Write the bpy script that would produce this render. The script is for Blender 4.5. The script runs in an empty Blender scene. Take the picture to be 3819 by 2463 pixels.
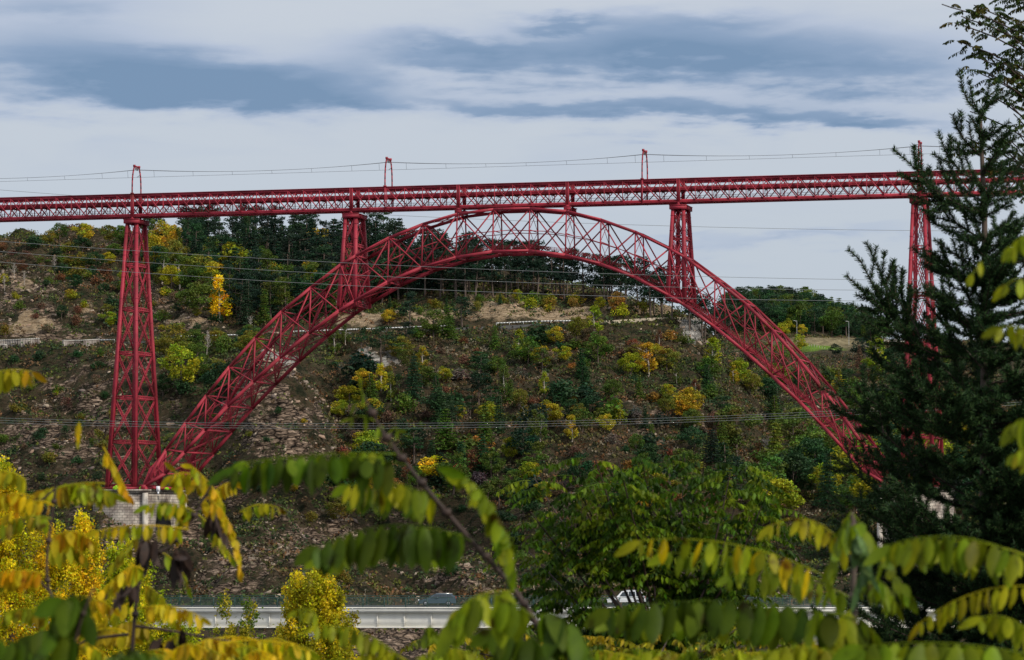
import bpy, math
import numpy as np
from mathutils import Vector

# ------------------------------------------------------------------ camera, sky, sun, exposure
SC = bpy.context.scene
W0, H0 = 3819.0, 2463.0
CAMP = np.array([177.36, -669.02, -69.157])
YAW, PIT, FPX = math.radians(14.911), math.radians(3.495), 11830.8
RV = np.array([math.cos(YAW), math.sin(YAW), 0.0])
FV = np.array([-math.sin(YAW), math.cos(YAW), 0.0])
camd = bpy.data.cameras.new('camera')
cam = bpy.data.objects.new('camera', camd)
SC.collection.objects.link(cam)
cam.location = CAMP
cam.rotation_euler = (math.pi / 2 + PIT, 0, YAW)
camd.sensor_width = 36.0
camd.lens = FPX / W0 * 36.0
camd.clip_start = 0.2
camd.clip_end = 20000
camd.dof.use_dof = True
camd.dof.focus_distance = 690
camd.dof.aperture_fstop = 25.0
SC.camera = cam

SUN_AZ, SUN_EL = -14.0, 38.0      # degrees to the right of the line from the bridge back to the camera
sund = bpy.data.lights.new('sun', 'SUN')
sund.energy = 3.4
sund.angle = math.radians(12)
sund.color = (1.0, 0.93, 0.82)
sun = bpy.data.objects.new('sun', sund)
SC.collection.objects.link(sun)
_a = YAW + math.radians(50)
_h = -FV * math.cos(math.radians(52)) + RV * math.sin(math.radians(52))
SDIR = np.array([_h[0] * math.cos(math.radians(SUN_EL)), _h[1] * math.cos(math.radians(SUN_EL)), math.sin(math.radians(SUN_EL))])
sun.rotation_euler = Vector(SDIR).to_track_quat('Z', 'Y').to_euler()

SC.view_settings.view_transform = 'Standard'
SC.view_settings.look = 'None'
SC.view_settings.exposure = 0.0
SC.view_settings.gamma = 1.0
SC.cycles.max_bounces = 6
SC.cycles.transparent_max_bounces = 8


def px_azel(px, py):
    return math.atan2(px - W0 / 2, FPX), PIT - math.atan2(py - H0 / 2, FPX)


def build_world():
    w = bpy.data.worlds.new('World')
    SC.world = w
    w.use_nodes = True
    nt = w.node_tree
    nt.nodes.clear()
    N, L = nt.nodes.new, nt.links.new

    def math_(op, a, b=None, clamp=False):
        n = N('ShaderNodeMath'); n.operation = op; n.use_clamp = clamp
        for i, v in enumerate((a, b)):
            if v is None: continue
            if isinstance(v, (int, float)): n.inputs[i].default_value = v
            else: L(v, n.inputs[i])
        return n.outputs[0]

    out = N('ShaderNodeOutputWorld'); bg = N('ShaderNodeBackground')
    L(bg.outputs[0], out.inputs[0])
    bg.inputs[1].default_value = 0.1
    sky = N('ShaderNodeTexSky'); sky.sky_type = 'NISHITA'; sky.sun_disc = False
    sky.sun_elevation = math.radians(SUN_EL)
    sky.sun_rotation = math.atan2(SDIR[0], SDIR[1])
    tc = N('ShaderNodeTexCoord')
    def dot(v):
        n = N('ShaderNodeVectorMath'); n.operation = 'DOT_PRODUCT'
        L(tc.outputs['Generated'], n.inputs[0]); n.inputs[1].default_value = v
        return n.outputs['Value']
    dr, df, dz = dot(tuple(RV)), dot(tuple(FV)), dot((0, 0, 1))
    az = math_('ARCTAN2', dr, df)
    el = math_('ARCSINE', dz)
    # clouds lie in long flat streaks: noise stretched along the horizon
    comb = N('ShaderNodeCombineXYZ'); L(az, comb.inputs[0]); L(math_('MULTIPLY', el, 5.0), comb.inputs[1])
    n1 = N('ShaderNodeTexNoise'); n1.inputs['Scale'].default_value = 14; n1.inputs['Detail'].default_value = 7; n1.inputs['Roughness'].default_value = 0.58
    n1.inputs['Distortion'].default_value = 0.6
    L(comb.outputs[0], n1.inputs['Vector'])
    n2 = N('ShaderNodeTexNoise'); n2.inputs['Scale'].default_value = 55; n2.inputs['Detail'].default_value = 5; n2.inputs['Roughness'].default_value = 0.55
    comb2 = N('ShaderNodeCombineXYZ'); L(az, comb2.inputs[0]); L(math_('MULTIPLY', el, 4.0), comb2.inputs[1])
    L(comb2.outputs[0], n2.inputs['Vector'])
    n1.inputs['Roughness'].default_value = 0.5
    n3 = N('ShaderNodeTexNoise'); n3.inputs['Scale'].default_value = 9; n3.inputs['Detail'].default_value = 4
    L(comb.outputs[0], n3.inputs['Vector'])
    wz = math_('MULTIPLY', math_('SUBTRACT', n1.outputs[0], 0.5), 0.020)
    wz2 = math_('MULTIPLY', math_('SUBTRACT', n2.outputs[0], 0.5), 0.010)
    el2 = math_('ADD', math_('ADD', el, wz), wz2)
    az2 = math_('ADD', az, math_('MULTIPLY', math_('SUBTRACT', n3.outputs[0], 0.5), 0.05))
    blobs = [(120, 225, 520, 90, 0.0, .5), (560, 285, 480, 70, 0.04, .5), (900, 310, 420, 55, .03, .3), (1000, 320, 430, 70, 0.07, .7), (100, 40, 420, 60, 0, 0.4), (600, 385, 700, 45, 0.02, .35), (350, 330, 360, 70, 0, .35),
             (2450, 215, 760, 85, 0.0, .62), (2500, 190, 300, 60, 0, 0.5), (3100, 250, 520, 90, 0.0, .5), (2100, 100, 200, 22, 0.05, .5), (1700, 240, 420, 55, 0, .45), (1750, 165, 320, 26, 0.03, 0.4), (2620, 75, 380, 36, -.03, .4),
             (2450, 425, 520, 34, 0.02, .8), (2950, 430, 320, 26, 0.02, .45), (1850, 395, 420, 26, 0.03, 0.45), (3330, 455, 240, 24, 0, 0.7), (3300, 330, 400, 40, 0, .3),
             (3000, 905, 480, 20, 0.0, 0.38), (2500, 880, 200, 12, 0, .2)]
    s = None
    for (bx, by, rx, ry, sl, st) in blobs:
        a0, e0 = px_azel(bx, by)
        da = math_('SUBTRACT', az2, a0)
        de = math_('ADD', math_('SUBTRACT', el2, e0), math_('MULTIPLY', da, sl))
        q = math_('ADD', math_('POWER', math_('MULTIPLY', da, FPX / rx), 2.0), math_('POWER', math_('MULTIPLY', de, FPX / (ry * 1.22)), 2.0))
        g = math_('MULTIPLY', math_('EXPONENT', math_('MULTIPLY', q, -1.0)), st)
        s = g if s is None else math_('ADD', s, g)
    tex = math_('ADD', 0.30, math_('ADD', math_('MULTIPLY', n1.outputs[0], 0.9), math_('MULTIPLY', math_('SUBTRACT', n2.outputs[0], 0.25), 1.1)))
    s = math_('MULTIPLY', s, tex)
    s = math_('MULTIPLY', s, 0.98)
    # elsewhere in the sky the same streaks, from noise alone
    away = math_('MULTIPLY', math_('SUBTRACT', n1.outputs[0], 0.5, True), 0.5)
    s = math_('ADD', s, away)
    ramp = N('ShaderNodeValToRGB'); L(s, ramp.inputs[0])
    cr = ramp.color_ramp
    cr.interpolation = 'LINEAR'
    cr.elements[0].position = 0.0; cr.elements[0].color = (0.590, 0.640, 0.715, 1)
    cr.elements[1].position = 1.0; cr.elements[1].color = (0.185, 0.290, 0.450, 1)
    e = cr.elements.new(0.25); e.color = (0.475, 0.545, 0.680, 1)
    e = cr.elements.new(0.62); e.color = (0.265, 0.365, 0.530, 1)
    low = N('ShaderNodeMapRange'); L(el, low.inputs[0])
    low.inputs[1].default_value = 0.05; low.inputs[2].default_value = 0.17; low.inputs[3].default_value = 0.55; low.inputs[4].default_value = 0.0
    mx = N('ShaderNodeMix'); mx.data_type = 'RGBA'
    L(math_('MULTIPLY', low.outputs[0], math_('SUBTRACT', 1.0, math_('MULTIPLY', s, 1.5, True))), mx.inputs[0])
    L(ramp.outputs[0], mx.inputs[6]); mx.inputs[7].default_value = (0.445, 0.520, 0.605, 1)
    up = N('ShaderNodeVectorMath'); up.operation = 'SCALE'; L(mx.outputs[2], up.inputs[0]); up.inputs[3].default_value = 10.0
    mz = N('ShaderNodeMix'); mz.data_type = 'RGBA'; mz.inputs[0].default_value = 0.94
    L(sky.outputs[0], mz.inputs[6]); L(up.outputs[0], mz.inputs[7])
    L(mz.outputs[2], bg.inputs[0])


build_world()

# ------------------------------------------------------------------ helpers
RNG = np.random.default_rng(7)
MESHES = {}


def P(px, py, d):
    """world point d metres ahead of the viewpoint (horizontal), seen at full photo pixel px, py"""
    z = d * math.tan(PIT - math.atan((py - H0 / 2) / FPX))
    w = d * math.cos(PIT) + z * math.sin(PIT)
    a = (px - W0 / 2) / FPX * w
    return CAMP + RV * a + FV * d + np.array([0, 0, z])


def D(x, y, d):            # the same from 2388 pixel wide coordinates
    return P(x * 1.59925, y * 1.59925, d)


def tag(o, label=None, cat=None, group=None, kind=None):
    if label: o['label'] = label
    if cat: o['category'] = cat
    if group: o['group'] = group
    if kind: o['kind'] = kind
    return o


def empty(name, loc, label, cat, group=None):
    o = bpy.data.objects.new(name, None)
    o.location = loc
    SC.collection.objects.link(o)
    return tag(o, label, cat, group)


def mesh_np(name, V, F, mat, attrs=None, smooth=False):
    V = np.ascontiguousarray(V, dtype=np.float32); F = np.ascontiguousarray(F, dtype=np.int32)
    me = bpy.data.meshes.new(name)
    me.vertices.add(len(V)); me.vertices.foreach_set('co', V.ravel())
    k = F.shape[1]
    me.loops.add(F.size); me.loops.foreach_set('vertex_index', F.ravel())
    me.polygons.add(len(F))
    me.polygons.foreach_set('loop_start', np.arange(0, F.size, k, dtype=np.int32))
    if smooth: me.polygons.foreach_set('use_smooth', np.ones(len(F), dtype=bool))
    me.update(calc_edges=True)
    for an, (dom, arr) in (attrs or {}).items():
        arr = np.asarray(arr, dtype=np.float32)
        if arr.ndim == 2:
            if arr.shape[1] == 3: arr = np.hstack([arr, np.ones((len(arr), 1), np.float32)])
            a = me.attributes.new(an, 'FLOAT_COLOR', dom); a.data.foreach_set('color', arr.ravel())
        else:
            a = me.attributes.new(an, 'FLOAT', dom); a.data.foreach_set('value', arr)
    for m in (mat if isinstance(mat, (list, tuple)) else [mat]): me.materials.append(m)
    return me


def link(name, me, parent=None, origin=None):
    o = bpy.data.objects.new(name, me)
    SC.collection.objects.link(o)
    if parent is not None:
        o.parent = parent
        o.matrix_parent_inverse.identity()
    if origin is not None: o.location = origin
    return o


class MB:
    """collects quads"""
    def __init__(s): s.v = []; s.f = []; s.n = 0; s.m = []
    def mark(s): s.m.append(len(s.v))
    def add(s, V, F):
        V = np.asarray(V, float); F = np.asarray(F, int)
        s.v.append(V); s.f.append(F + s.n); s.n += len(V)
    BOXF = [(0, 1, 3, 2), (4, 6, 7, 5), (0, 4, 5, 1), (2, 3, 7, 6), (0, 2, 6, 4), (1, 5, 7, 3)]
    def box(s, x0, x1, y0, y1, z0, z1):
        s.add([(x, y, z) for x in (x0, x1) for y in (y0, y1) for z in (z0, z1)], s.BOXF)
    def beam(s, p, q, w, h=None, up=(0, 0, 1), w2=None, h2=None):
        """bar from p to q; w across, h along up"""
        h = w if h is None else h
        p = np.asarray(p, float); q = np.asarray(q, float); d = q - p
        n = np.linalg.norm(d)
        if n < 1e-6: return
        d /= n; up = np.asarray(up, float)
        sd = np.cross(d, up)
        if np.linalg.norm(sd) < 1e-3: sd = np.cross(d, (1, 0, 0.01))
        sd /= np.linalg.norm(sd); u = np.cross(sd, d)
        w2 = w if w2 is None else w2; h2 = h if h2 is None else h2
        V = []
        for c, ww, hh in ((p, w, h), (q, w2, h2)):
            for a in (-.5, .5):
                for b in (-.5, .5): V.append(c + sd * a * ww + u * b * hh)
        s.add(V, s.BOXF)
    def laced(s, p, q, w, t, nrm, n=None, lace=.5):
        """latticed bar: two flanges w apart in the plane with normal nrm, zigzag between"""
        p = np.asarray(p, float); q = np.asarray(q, float); d = q - p; L = np.linalg.norm(d); d /= L
        sd = np.cross(d, nrm); sd /= np.linalg.norm(sd)
        for k in (-1, 1): s.beam(p + sd * k * w / 2, q + sd * k * w / 2, t, t, nrm)
        n = n or max(3, int(L / (w * 1.0)))
        for i in range(n):
            a = p + d * L * i / n; b = p + d * L * (i + 1) / n; k = 1 if i % 2 else -1
            s.beam(a + sd * k * w / 2, b - sd * k * w / 2, t * lace, t * lace, nrm)
    def tube(s, pts, r, k=6, r2=None):
        pts = np.asarray(pts, float); n = len(pts)
        r = np.asarray(r, float) * np.ones(n) if r2 is None else np.linspace(r, r2, n)
        T = np.gradient(pts, axis=0); T /= np.linalg.norm(T, axis=1)[:, None] + 1e-12
        ref = np.array([0.13, 0.2, 1.0]) if abs(T[:, 2]).mean() < .85 else np.array([1.0, .2, .1])
        A = np.cross(T, ref); A /= np.linalg.norm(A, axis=1)[:, None]; B = np.cross(T, A)
        an = np.arange(k) * 2 * np.pi / k
        V = pts[:, None] + r[:, None, None] * (A[:, None] * np.cos(an)[None, :, None] + B[:, None] * np.sin(an)[None, :, None])
        i = np.arange(n - 1)[:, None]; j = np.arange(k)[None]
        F = np.stack([i * k + j, i * k + (j + 1) % k, (i + 1) * k + (j + 1) % k, (i + 1) * k + j], -1).reshape(-1, 4)
        s.add(V.reshape(-1, 3), F)
    def prism(s, poly, off):
        """polygon (n,3) extruded by off; caps are fans of quads"""
        poly = np.asarray(poly, float); n = len(poly); off = np.asarray(off, float)
        V = np.vstack([poly, poly + off, [poly.mean(0)], [poly.mean(0) + off]])
        F = [(i, (i + 1) % n, n + (i + 1) % n, n + i) for i in range(n)]
        s.add(V, F)
        for base, c in ((0, 2 * n), (n, 2 * n + 1)):
            F = [(base + i, base + (i + 1) % n, c, c) for i in range(n)]
            V2 = V.copy(); s.tri(V2, [(f[0], f[1], f[2]) for f in F])
    def tri(s, V, T):
        # a triangle is kept as a quad with an extra point at an edge's middle
        V = np.asarray(V, float); T = np.asarray(T, int)
        a, b, c = V[T[:, 0]], V[T[:, 1]], V[T[:, 2]]
        VV = np.stack([a, (a + b) / 2, b, c], 1).reshape(-1, 3)
        s.add(VV, np.arange(len(VV)).reshape(-1, 4))
    def build(s, name, mat, parent=None, origin=(0, 0, 0), smooth=False, attrs=None):
        V = np.vstack(s.v) - np.asarray(origin); F = np.vstack(s.f)
        o = link(name, mesh_np(name, V, F, mat, attrs, smooth), parent, None if parent is not None else origin)
        return o


# ------------------------------------------------------------------ materials
def newmat(name):
    m = bpy.data.materials.new(name); m.use_nodes = True
    nt = m.node_tree; b = nt.nodes['Principled BSDF']
    return m, nt, b


def simple(name, col, rough=.6, metal=0, var=0.0, scale=1.0, bump=0, dirt=None, spec=.5):
    m, nt, b = newmat(name)
    b.inputs['Roughness'].default_value = rough; b.inputs['Metallic'].default_value = metal
    b.inputs['Specular IOR Level'].default_value = spec
    if var or dirt:
        tc = nt.nodes.new('ShaderNodeTexCoord'); n = nt.nodes.new('ShaderNodeTexNoise')
        n.inputs['Scale'].default_value = scale; n.inputs['Detail'].default_value = 6
        nt.links.new(tc.outputs['Object'], n.inputs['Vector'])
        r = nt.nodes.new('ShaderNodeValToRGB'); nt.links.new(n.outputs[0], r.inputs[0])
        c0 = dirt or tuple(c * (1 - var) for c in col); c1 = tuple(min(1, c * (1 + var)) for c in col)
        r.color_ramp.elements[0].position = .33; r.color_ramp.elements[0].color = (*c0, 1)
        r.color_ramp.elements[1].position = .62; r.color_ramp.elements[1].color = (*c1, 1)
        nt.links.new(r.outputs[0], b.inputs['Base Color'])
        if bump:
            bp = nt.nodes.new('ShaderNodeBump'); bp.inputs['Strength'].default_value = bump
            nt.links.new(n.outputs[0], bp.inputs['Height']); nt.links.new(bp.outputs[0], b.inputs['Normal'])
    else:
        b.inputs['Base Color'].default_value = (*col, 1)
    return m


def leafmat(name, trans=.35, rough=.55, objcolor=True):
    """leaf: its colour comes from the plant (object colour) times the leaf's own tint"""
    m, nt, b = newmat(name)
    at = nt.nodes.new('ShaderNodeAttribute'); at.attribute_name = 'tint'
    col = at.outputs['Color']
    if objcolor:
        oi = nt.nodes.new('ShaderNodeObjectInfo'); mx = nt.nodes.new('ShaderNodeMix'); mx.data_type = 'RGBA'; mx.blend_type = 'MULTIPLY'
        mx.inputs[0].default_value = 1; nt.links.new(col, mx.inputs[6]); nt.links.new(oi.outputs['Color'], mx.inputs[7]); col = mx.outputs[2]
    nt.links.new(col, b.inputs['Base Color']); b.inputs['Roughness'].default_value = rough
    b.inputs['Specular IOR Level'].default_value = .15
    tr = nt.nodes.new('ShaderNodeBsdfTranslucent'); nt.links.new(col, tr.inputs[0])
    ms = nt.nodes.new('ShaderNodeMixShader'); ms.inputs[0].default_value = trans
    nt.links.new(b.outputs[0], ms.inputs[1]); nt.links.new(tr.outputs[0], ms.inputs[2])
    nt.links.new(ms.outputs[0], nt.nodes['Material Output'].inputs[0])
    return m


def red_mat():
    """weathered red paint: faded patches, rust runs down the members and grime"""
    m, nt, b = newmat('red_paint')
    N, L = nt.nodes.new, nt.links.new
    tc = N('ShaderNodeTexCoord'); geo = N('ShaderNodeNewGeometry')
    def noise(sc, det=5, st=None):
        n = N('ShaderNodeTexNoise'); n.inputs['Scale'].default_value = sc; n.inputs['Detail'].default_value = det
        if st:
            mp = N('ShaderNodeMapping'); mp.inputs['Scale'].default_value = st; L(geo.outputs['Position'], mp.inputs[0]); L(mp.outputs[0], n.inputs['Vector'])
        else: L(geo.outputs['Position'], n.inputs['Vector'])
        return n.outputs[0]
    r1 = N('ShaderNodeValToRGB'); L(noise(.22, 6), r1.inputs[0]); e = r1.color_ramp.elements
    e[0].position = .32; e[0].color = (.19, .018, .028, 1); e[1].position = .68; e[1].color = (.42, .040, .062, 1)
    x = e.new(.5); x.color = (.315, .027, .045, 1)
    r2 = N('ShaderNodeValToRGB'); L(noise(1.6, 6, (1, 1, .22)), r2.inputs[0]); e = r2.color_ramp.elements
    e[0].position = .56; e[0].color = (0, 0, 0, 1); e[1].position = .72; e[1].color = (.75, .75, .75, 1)
    mx = N('ShaderNodeMix'); mx.data_type = 'RGBA'; L(r2.outputs[0], mx.inputs[0]); L(r1.outputs[0], mx.inputs[6]); mx.inputs[7].default_value = (.13, .035, .022, 1)
    L(mx.outputs[2], b.inputs['Base Color']); b.inputs['Roughness'].default_value = .6; b.inputs['Specular IOR Level'].default_value = .25
    return m


M = {}
M['red'] = red_mat()
M['leaf'] = leafmat('tree_leaf', .25)
M['nearleaf'] = leafmat('near_leaf', .42, .5)
def leaf_detail(m):
    nt = m.node_tree; N, L = nt.nodes.new, nt.links.new; b = nt.nodes['Principled BSDF']
    src = b.inputs['Base Color'].links[0].from_socket; tc = N('ShaderNodeTexCoord')
    n = N('ShaderNodeTexNoise'); n.inputs['Scale'].default_value = 45; n.inputs['Detail'].default_value = 5; L(tc.outputs['Object'], n.inputs['Vector'])
    r = N('ShaderNodeValToRGB'); L(n.outputs[0], r.inputs[0]); e = r.color_ramp.elements
    e[0].position = .30; e[0].color = (.30, .16, .06, 1); e[1].position = .40; e[1].color = (.80, .82, .8, 1); x = e.new(.62); x.color = (1.15, 1.1, 1, 1)
    mx = N('ShaderNodeMix'); mx.data_type = 'RGBA'; mx.blend_type = 'MULTIPLY'; mx.inputs[0].default_value = 1; L(src, mx.inputs[6]); L(r.outputs[0], mx.inputs[7])
    for nd in nt.nodes:
        if nd.type in ('BSDF_PRINCIPLED',): L(mx.outputs[2], nd.inputs['Base Color'])
        if nd.type == 'BSDF_TRANSLUCENT': L(mx.outputs[2], nd.inputs[0])


leaf_detail(M['nearleaf'])
M['needle'] = leafmat('needle', .1, .6)
M['bark'] = simple('bark', (.09, .065, .05), .9, 0, .4, 3)
M['palebark'] = simple('pale_bark', (.35, .31, .27), .9, 0, .3, 3)
M['twig'] = simple('twig_bark', (.035, .018, .012), .7, 0, .4, 60)
M['wire'] = simple('wire_grey', (.30, .31, .30), .5, .6)
M['contactwire'] = simple('wire_dark', (.10, .10, .10), .5, .5)
M['concrete'] = simple('pale_concrete', (.86, .83, .74), .7, 0, .08, .8)
M['white'] = simple('white_steel', (.86, .83, .75), .6, 0, .06, .6)
M['rail'] = simple('green_rail', (.035, .085, .070), .5, .2)
M['asphalt'] = simple('asphalt', (.06, .06, .058), .9, 0, .2, 2)
M['galv'] = simple('galvanised', (.55, .56, .55), .45, .5)
M['glass'] = simple('car_glass', (.02, .03, .035), .05, 0, spec=1)
M['rubber'] = simple('rubber', (.02, .02, .02), .8)
M['rim'] = simple('alloy', (.5, .5, .5), .3, .9)
M['carwhite'] = simple('car_white', (.78, .79, .80), .25)
M['carblue'] = simple('car_blue', (.06, .09, .115), .22)
M['lampred'] = simple('lamp_red', (.35, .03, .02), .3)
M['lampclear'] = simple('lamp_clear', (.75, .78, .8), .15)
M['pod'] = simple('seed_pod', (.030, .014, .008), .75, 0, .4, 80)
M['sign'] = simple('sign_white', (.75, .75, .78), .5)
M['gap'] = simple('tunnel_shade', (.05, .05, .05), .9)


def stone_mat(name, c1, c2, scale, mortar):
    m, nt, b = newmat(name)
    tc = nt.nodes.new('ShaderNodeTexCoord'); mp = nt.nodes.new('ShaderNodeMapping')
    mp.inputs['Rotation'].default_value = (math.pi / 2, 0, 0)
    br = nt.nodes.new('ShaderNodeTexBrick'); br.inputs['Scale'].default_value = scale
    br.inputs['Color1'].default_value = (*c1, 1); br.inputs['Color2'].default_value = (*c2, 1); br.inputs['Mortar'].default_value = (*mortar, 1)
    br.inputs['Mortar Size'].default_value = .03; br.inputs['Bias'].default_value = -.1
    # bricks run round the corner: x+y along, z up
    sx = nt.nodes.new('ShaderNodeSeparateXYZ'); nt.links.new(tc.outputs['Object'], sx.inputs[0])
    ad = nt.nodes.new('ShaderNodeMath'); ad.operation = 'ADD'; nt.links.new(sx.outputs[0], ad.inputs[0]); nt.links.new(sx.outputs[1], ad.inputs[1])
    cb = nt.nodes.new('ShaderNodeCombineXYZ'); nt.links.new(ad.outputs[0], cb.inputs[0]); nt.links.new(sx.outputs[2], cb.inputs[1])
    nt.links.new(cb.outputs[0], br.inputs['Vector'])
    n = nt.nodes.new('ShaderNodeTexNoise'); n.inputs['Scale'].default_value = .35; n.inputs['Detail'].default_value = 6
    nt.links.new(tc.outputs['Object'], n.inputs['Vector'])
    r = nt.nodes.new('ShaderNodeValToRGB'); nt.links.new(n.outputs[0], r.inputs[0])
    r.color_ramp.elements[0].position = .40; r.color_ramp.elements[0].color = (.42, .38, .38, 1)
    r.color_ramp.elements[1].position = .60; r.color_ramp.elements[1].color = (1, 1, 1, 1)
    mx = nt.nodes.new('ShaderNodeMix'); mx.data_type = 'RGBA'; mx.blend_type = 'MULTIPLY'; mx.inputs[0].default_value = 1
    nt.links.new(br.outputs[0], mx.inputs[6]); nt.links.new(r.outputs[0], mx.inputs[7])
    nt.links.new(mx.outputs[2], b.inputs['Base Color']); b.inputs['Roughness'].default_value = .9
    bp = nt.nodes.new('ShaderNodeBump'); bp.inputs['Strength'].default_value = .4
    nt.links.new(br.outputs['Fac'], bp.inputs['Height']); bp.invert = True; nt.links.new(bp.outputs[0], b.inputs['Normal'])
    return m


M['stone'] = stone_mat('granite_masonry', (.50, .44, .37), (.34, .30, .26), .42, (.22, .20, .17))
M['wallstone'] = stone_mat('dry_stone', (.46, .42, .37), (.32, .28, .24), 2.0, (.12, .10, .09))


def hill_mat():
    m, nt, b = newmat('hillside_ground')
    N, L = nt.nodes.new, nt.links.new
    tc = N('ShaderNodeTexCoord')
    def attr(n):
        a = N('ShaderNodeAttribute'); a.attribute_name = n; return a.outputs['Fac']
    def noise(sc, det=5, rough=.6, vec=None, dist=0):
        n = N('ShaderNodeTexNoise'); n.inputs['Scale'].default_value = sc; n.inputs['Detail'].default_value = det
        n.inputs['Roughness'].default_value = rough; n.inputs['Distortion'].default_value = dist
        L(vec or tc.outputs['Object'], n.inputs['Vector']); return n.outputs[0]
    def ramp(f, stops):
        r = N('ShaderNodeValToRGB'); L(f, r.inputs[0]); e = r.color_ramp.elements
        e[0].position, e[0].color = stops[0][0], (*stops[0][1], 1); e[1].position, e[1].color = stops[-1][0], (*stops[-1][1], 1)
        for p, c in stops[1:-1]:
            x = e.new(p); x.color = (*c, 1)
        return r.outputs[0]
    def mix(f, a, c, mode='MIX'):
        x = N('ShaderNodeMix'); x.data_type = 'RGBA'; x.blend_type = mode
        for i, v in ((0, f), (6, a), (7, c)):
            if isinstance(v, (int, float)): x.inputs[i].default_value = v
            elif isinstance(v, tuple): x.inputs[i].default_value = (*v, 1)
            else: L(v, x.inputs[i])
        return x.outputs[2]
    def mth(op, a, c, cl=False):
        x = N('ShaderNodeMath'); x.operation = op; x.use_clamp = cl
        for i, v in enumerate((a, c)):
            if isinstance(v, (int, float)): x.inputs[i].default_value = v
            else: L(v, x.inputs[i])
        return x.outputs[0]
    rot = N('ShaderNodeMapping'); L(tc.outputs['Object'], rot.inputs[0]); rot.inputs['Rotation'].default_value = (0.25, .42, .3)
    rot.inputs['Scale'].default_value = (.35, .5, 1.9)
    strata = noise(.9, 8, .72, rot.outputs[0], 1.2)
    scrub = ramp(noise(.35, 8, .72), [(.34, (.014, .018, .009)), (.45, (.035, .036, .018)), (.53, (.085, .058, .036)), (.60, (.05, .060, .024)), (.68, (.15, .11, .075))])
    rock = ramp(strata, [(.38, (.022, .018, .016)), (.46, (.11, .080, .058)), (.53, (.30, .215, .155)), (.62, (.50, .37, .27)), (.72, (.66, .53, .42))])
    vm = N('ShaderNodeMapping'); L(tc.outputs['Object'], vm.inputs[0]); vm.inputs['Rotation'].default_value = (0.25, .42, .3); vm.inputs['Scale'].default_value = (.42, .55, 1.5)
    wob = N('ShaderNodeTexNoise'); wob.inputs['Scale'].default_value = .8; wob.inputs['Detail'].default_value = 4; L(vm.outputs[0], wob.inputs['Vector'])
    av = N('ShaderNodeVectorMath'); av.operation = 'MULTIPLY_ADD'; L(wob.outputs['Color'], av.inputs[0]); av.inputs[1].default_value = (.9, .9, .9); L(vm.outputs[0], av.inputs[2])
    vo = N('ShaderNodeTexVoronoi'); vo.feature = 'DISTANCE_TO_EDGE'; vo.inputs['Scale'].default_value = .75; L(av.outputs[0], vo.inputs['Vector'])
    crack = ramp(vo.outputs['Distance'], [(.02, (.12, .11, .11)), (.10, (.8, .8, .8)), (.25, (1.1, 1.1, 1.1))])
    rock = mix(1.0, rock, crack, 'MULTIPLY')
    tan = ramp(strata, [(.34, (.14, .095, .055)), (.5, (.40, .29, .18)), (.68, (.58, .46, .32))])
    pale = ramp(strata, [(.38, (.06, .055, .05)), (.5, (.36, .34, .31)), (.62, (.66, .62, .56))])
    grass = ramp(noise(.2, 4), [(.35, (.10, .17, .02)), (.65, (.17, .30, .035))])
    hay = ramp(noise(.3, 5), [(.35, (.16, .13, .07)), (.65, (.34, .28, .16))])
    nm = noise(.16, 7, .68)
    thr = mth('ADD', attr('rock'), mth('MULTIPLY', mth('SUBTRACT', nm, .5), 3.0))
    thr = mth('MULTIPLY', mth('SUBTRACT', thr, .42), 6.0, True)
    c = mix(thr, scrub, rock)
    c = mix(mth('MULTIPLY', mth('SUBTRACT', mth('ADD', attr('tan'), mth('MULTIPLY', mth('SUBTRACT', nm, .5), 1.5)), .45), 6, True), c, tan)
    c = mix(mth('MULTIPLY', mth('SUBTRACT', mth('ADD', attr('pale'), mth('MULTIPLY', mth('SUBTRACT', nm, .5), 1.8)), .5), 6, True), c, pale)
    c = mix(attr('hay'), c, hay); c = mix(attr('grass'), c, grass)
    L(c, b.inputs['Base Color']); b.inputs['Roughness'].default_value = .95; b.inputs['Specular IOR Level'].default_value = .1
    bp = N('ShaderNodeBump'); bp.inputs['Strength'].default_value = 1.0; bp.inputs['Distance'].default_value = 1.6
    L(strata, bp.inputs['Height']); L(bp.outputs[0], b.inputs['Normal'])
    return m


M['hill'] = hill_mat()


# ------------------------------------------------------------------ terrain
def vnoise(x, y, seed=0):
    """smooth value noise, 0..1"""
    xi = np.floor(x).astype(np.int64); yi = np.floor(y).astype(np.int64); fx = x - xi; fy = y - yi
    fx = fx * fx * (3 - 2 * fx); fy = fy * fy * (3 - 2 * fy)
    def h(a, b):
        n = (a * 374761393 + b * 668265263 + seed * 974634777) & 0xffffffff
        n = ((n ^ (n >> 13)) * 1274126177) & 0xffffffff
        return ((n ^ (n >> 16)) & 0xffff) / 65535.0
    return (h(xi, yi) * (1 - fx) + h(xi + 1, yi) * fx) * (1 - fy) + (h(xi, yi + 1) * (1 - fx) + h(xi + 1, yi + 1) * fx) * fy


def fbm(x, y, o=5, seed=0, ridge=False):
    s = 0; a = 1; t = 0
    for k in range(o):
        n = vnoise(x, y, seed + k)
        if ridge: n = 1 - abs(2 * n - 1)
        s = s + a * n; t += a; a *= .5; x = x * 2.03 + 7; y = y * 2.03 + 3
    return s / t


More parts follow.
